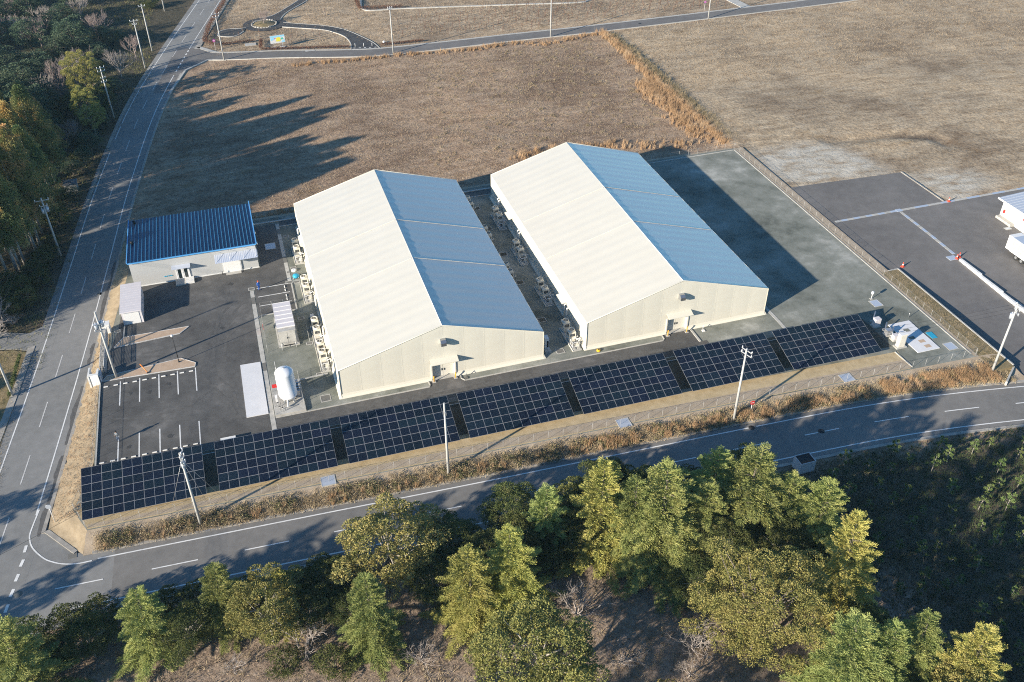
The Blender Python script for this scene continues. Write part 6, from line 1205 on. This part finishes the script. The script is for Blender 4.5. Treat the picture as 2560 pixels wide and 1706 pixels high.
hedge([(-3.4, 188), (-9.2, 165), (-11.0, 153.5), (-8.6, 149.6)], 'brown hedge along the far main road by the park', 1.0, 1.2); hedge([(-7.5, 149.8), (1.5, 150.2)], 'short brown hedge near the junction pole', .6, .5); hedge([(3.1, 149.6), (2.4, 143.6)], 'short brown hedge left of the map board', .9); hedge([(2.6, 143.0), (24.0, 137.9)], 'long brown hedge before the map board', .6, .6)
hedge([(32.3, 136.8), (43, 136.4)], 'brown hedge right of the park path mouth', .6, .6); hedge([(32.4, 178), (32.0, 167.2), (43.6, 165.2)], 'dark brown hedge round the terrace corner', 1.0, 1.0)
# ------------------------------------------------------------------ grasses and weeds: uncountable stuff
def blades(P, nb, h, wd, lean, spread, g, wind=(0, 0)):
    n = len(P); B = np.repeat(P, nb, 0); N2 = n*nb; hh = np.repeat(np.broadcast_to(h, n), nb)*g.uniform(.55, 1.15, N2); B[:, :2] += g.normal(0, 1, (N2, 2))*spread
    a = g.uniform(0, 2*pi, N2); W = np.stack([np.cos(a), np.sin(a), np.zeros(N2)], 1)*(wd*g.uniform(.6, 1.3, N2))[:, None]*.5; T = B.copy(); T[:, 2] += hh; T[:, :2] += g.normal(0, 1, (N2, 2))*(lean*hh)[:, None] + np.array(wind)*hh[:, None]
    V = np.empty((N2, 3, 3)); V[:, 0] = B - W; V[:, 1] = B + W; V[:, 2] = T; return V.reshape(-1, 3), np.arange(3*N2).reshape(-1, 3)
g = np.random.default_rng(17)
def scatter_line(pts, n, wd):
    C = np.array(pts, float); s, _ = along(C); q = g.random(n)*s[-1]; return np.stack([np.interp(q, s, C[:, 0]), np.interp(q, s, C[:, 1])], 1) + g.normal(0, 1, (n, 2))*np.asarray(wd)
def stuff(name, label, VF, m):
    tag(link(name, np_mesh(name, VF[0], VF[1], m)), label, name.split('_')[-1], kind='stuff')
def cat_(*xs):
    off = 0; VV = []; FF = []
    for V, F in xs: VV.append(V); FF.append(F + off); off += len(V)
    return np.vstack(VV), np.vstack(FF)
z3 = lambda P, z: np.column_stack([P, np.full(len(P), z)])
for x, y, h, r in ((-46, 91, 11, 4.4), (-50, 97, 12, 4.6), (-45, 99, 9, 4.0), (-51, 105, 11, 4.6), (-46.5, 108, 10, 4.2), (-52, 113, 12, 4.6), (-47, 115, 9, 3.8), (-55, 92, 12, 4.6), (-57, 103, 12, 4.6)): tree('dark', x, y, h, r, 'dark evergreen tree deep in the far left wood', 'dark trees of the far left wood')
for x, y in ((-50, 86), (-54, 90), (-52, 94.5), (-60, 99)): tree('sugi', x, y, 17, 3.8, 'tall conifer of the wood beyond the left edge', 'conifers of the wood beyond the left edge')
def clumpy(P, k=.5): v = np.sin(P[:, 0]*1.3 + 2*np.sin(P[:, 0]*.37)) + np.sin(P[:, 0]*.71 + P[:, 1]*2.1) + .8*np.sin(P[:, 0]*3.1 + P[:, 1]*1.3); return P[v > g.normal(k, .7, len(P))]
R1 = scatter_line([(89.3, 128.5), (89.4, 119), (88.9, 103), (88.7, 87), (88.4, 75), (88.2, 62), (88.2, 57)], 2600, (.55, .8)); R2 = scatter_line([(84.8, 87), (85.5, 78), (84.5, 68), (85.5, 61)], 420, (1.2, 2.0)); R3 = scatter_line([(80, 59), (75.8, 60), (68, 63), (61, 64.5), (52, 65.2), (46, 64.6)], 480, (1.4, .8)); R4 = scatter_line([(8.6, 129.8), (24, 128.6), (35, 128.6), (54, 126.4), (64, 128.0), (72, 124.5), (87, 127.8)], 1000, (1.0, .5)); R5 = scatter_line([(-8, 55.5), (5, 56.5), (30, 56.5)], 200, (1, .5)); R6 = scatter_line([(86, 92), (85, 84)], 300, (1.4, 1.5))
R1, R3, R4 = clumpy(R1, -.3), clumpy(R3, .2), clumpy(R4, .2)
stuff('reed_grass', 'tall orange dry reeds in bands across and round the fields', cat_(*[blades(z3(P, L-.05), 16, h_, .07, .16, .16, g, (.10, .05)) for P, h_ in ((R1, 1.2), (R2, 1.1), (R3, 1.1), (R4, .8), (R5, .6), (R6, 1.2))]), 'reed')
D1 = scatter_line([(90.6, 126), (90.8, 103), (90.4, 75), (90.2, 58)], 1500, (.9, .8)); stuff('dark_brush', 'dry brush added for the dark shadow strip beside the reed band', blades(z3(D1, L-.05), 14, .9, .06, .4, .2, g), 'weed_brown')  # brush stands in for the shadow strip right of the reeds
def field(poly, n, xr, yr):
    X = g.uniform(*xr, n*3); Y = g.uniform(*yr, n*3); k = in_poly(X, Y, poly); return np.column_stack([X[k], Y[k]])[:n]
TF = field([(28, 66), (40, 122), (84, 124), (82, 70)], 420, (28, 85), (66, 124)); stuff('field_tufts', 'scattered dark and straw tufts in the left field', blades(z3(TF, L-.1), 22, .42, .06, .6, .2, g), 'weed_brown')
FL = [(-24.5, 56), (-19.5, 100), (-14.5, 132), (-9, 137.5), (5, 135), (30, 128.4), (88, 128.4), (88, 56)]; F1 = field(FL, 26000, (-25, 88), (55, 138)); F2 = field(FIELD_R, 24000, (90, 215), (35, 129)); F3 = field(PARK, 15000, (-10, 130), (141, 215)); keep = lambda P: P[~((P[:, 0] > 88) & (P[:, 0] < 114) & (P[:, 1] < 36))]
stuff('dry_grass', 'short brown dry grass over the left field', blades(z3(F1, L-.1), 5, .22, .06, .7, .22, g), 'dry_grass'); stuff('dry_grass', 'short tan dry grass over the right field', blades(z3(keep(F2), L-.1), 5, .25, .07, .7, .25, g), 'dry_grass'); stuff('dry_grass', 'short dry grass of the park beyond the branch road', blades(z3(F3, L-.1), 4, .3, .08, .7, .25, g), 'dry_grass')
WB = field(WOOD_B, 13000, (-41, 60), (-70, -28)); stuff('dry_brush', 'dry brown brush on the ground under the near trees', blades(z3(WB, L-.12), 6, .38, .06, .7, .25, g), 'weed_brown'); WS = field(WOOD_B, 16000, (50, 125), (-75, -30)); stuff('low_weeds', 'low weeds between the pine saplings, colour darkened for tree shade', blades(z3(WS, L-.12), 7, .4, .08, .7, .25, g), 'weed_shaded')
WLF = field(WOOD_L, 9000, (-75, -24), (20, 200)); stuff('wood_undergrowth', 'dark undergrowth of the left wood', blades(z3(WLF, L-.12), 6, .5, .09, .6, .3, g), 'weed_green')
# weeds of the front bank
def bank_pts(n, x0, x1, f0, f1):
    X = g.uniform(x0, x1, n); F_ = g.uniform(f0, f1, n); yt = np.interp(X, [-31.9, -10, 30, 70, 88.3], [-14.5, -15.25, -16.6, -18.1, -18.7]); yb = np.interp(X, far_edge[:, 0], far_edge[:, 1]) + .25; e = F_*F_*(3-2*F_); return np.column_stack([X, yt*(1-F_) + yb*F_, -.02 + (L+.08)*e])
gapm = lambda P: P[~(((P[:, 0] > -8.5) & (P[:, 0] < -4.8)) | ((P[:, 0] > 69.2) & (P[:, 0] < 71.2)) | ((P[:, 0] > 24.5) & (P[:, 0] < 26) & (g.random(len(P)) < .8)))]
def leaves(P, per, h, sp, ls):
    n = len(P)*per; B = np.repeat(P, per, 0) + np.column_stack([g.normal(0, sp, (n, 2)), g.uniform(.03, 1, n)*np.repeat(np.broadcast_to(h, len(P)), per)]); return diamonds(B, g.normal(0, 1, (n, 3)) + np.array([0, 0, .5]), ls*g.uniform(.6, 1.4, n), ls*.5*g.uniform(.6, 1.3, n), g)
A1 = clumpy(gapm(bank_pts(1500, -30.5, 88, .38, .97)), .3); stuff('green_weeds', 'scrubby green weeds along the front bank', leaves(A1, 34, g.uniform(.15, .8, len(A1)), .24, .16), 'weed_green')
A2 = clumpy(gapm(bank_pts(1700, -31, 90, .3, 1.0)), -.4); stuff('brown_weeds', 'dry brown weeds along the front bank', leaves(A2, 30, g.uniform(.2, .8, len(A2)), .24, .17), 'weed_brown')
A3 = gapm(np.vstack([clumpy(bank_pts(900, 28, 69, .5, .98), .4), clumpy(bank_pts(1100, 70, 88, .4, .95), -.1), bank_pts(70, -30, 30, .6, .98)])); stuff('bank_reeds', 'orange reed tufts leaning on the front bank', blades(A3, 26, .95, .055, .15, .13, g, (.12, .12)), 'reed')
A4 = np.vstack([bank_pts(1500, -31, 90, .2, .6), bank_pts(6500, -31, 90, .45, 1.0)]); stuff('bank_grass', 'thin straw grass all over the front bank', blades(A4, 10, .42, .045, .5, .2, g), 'straw')
LB = np.column_stack([g.uniform(-36, -31.8, 2500), g.uniform(-12, 50, 2500)]); xk = np.interp(LB[:, 1], mk[:, 1], mk[:, 0]); LB = LB[(LB[:, 0] > xk + .5)]; LB[:, 0] += 0; 
f_ = np.clip((LB[:, 0] - np.interp(LB[:, 1], mk[:, 1], mk[:, 0]))/2.6, 0, 1); stuff('bank_grass', 'straw grass on the tan bank along the main road', blades(np.column_stack([LB, L*(1-f_)**1.5 + .0]), 5, .16, .05, .8, .15, g), 'reed')
VG = np.column_stack([g.uniform(-56, -42.6, 1800), g.uniform(-8, 26, 1800)]); stuff('verge_weeds', 'short grass on the verge at the left edge', blades(z3(VG, L), 5, .18, .05, .7, .2, g), 'weed_brown'); SG = np.column_stack([g.uniform(88.3, 91.2, 900), g.uniform(-21.5, 4, 900)]); stuff('strip_grass', 'patchy grass on the strip beside the retaining wall', blades(z3(SG, -.04), 5, .14, .05, .8, .15, g), 'weed_brown')
hedge([(-43.4, 14.6), (-42.9, 24.2)], 'narrow green hedge on the left verge', .8, .35, 'leaf_shrub')

# ------------------------------------------------------------------ thin winter haze: one closed box of even, pale air
hm = bpy.data.materials.new('haze'); hm.use_nodes = True; hn = hm.node_tree; hn.nodes.remove(hn.nodes['Principled BSDF'])
pv = hn.nodes.new('ShaderNodeVolumePrincipled'); pv.inputs['Color'].default_value = (0.50, 0.78, 1.0, 1); pv.inputs['Density'].default_value = 0.00009; pv.inputs['Anisotropy'].default_value = 0.0
hn.links.new(pv.outputs[0], hn.nodes['Material Output'].inputs['Volume']); MATS['haze'] = hm
tag(MB().box(-420, -420, L - 1.6, 620, 820, 90).build('haze', 'haze'), 'thin pale haze over the whole site', 'haze', kind='stuff')
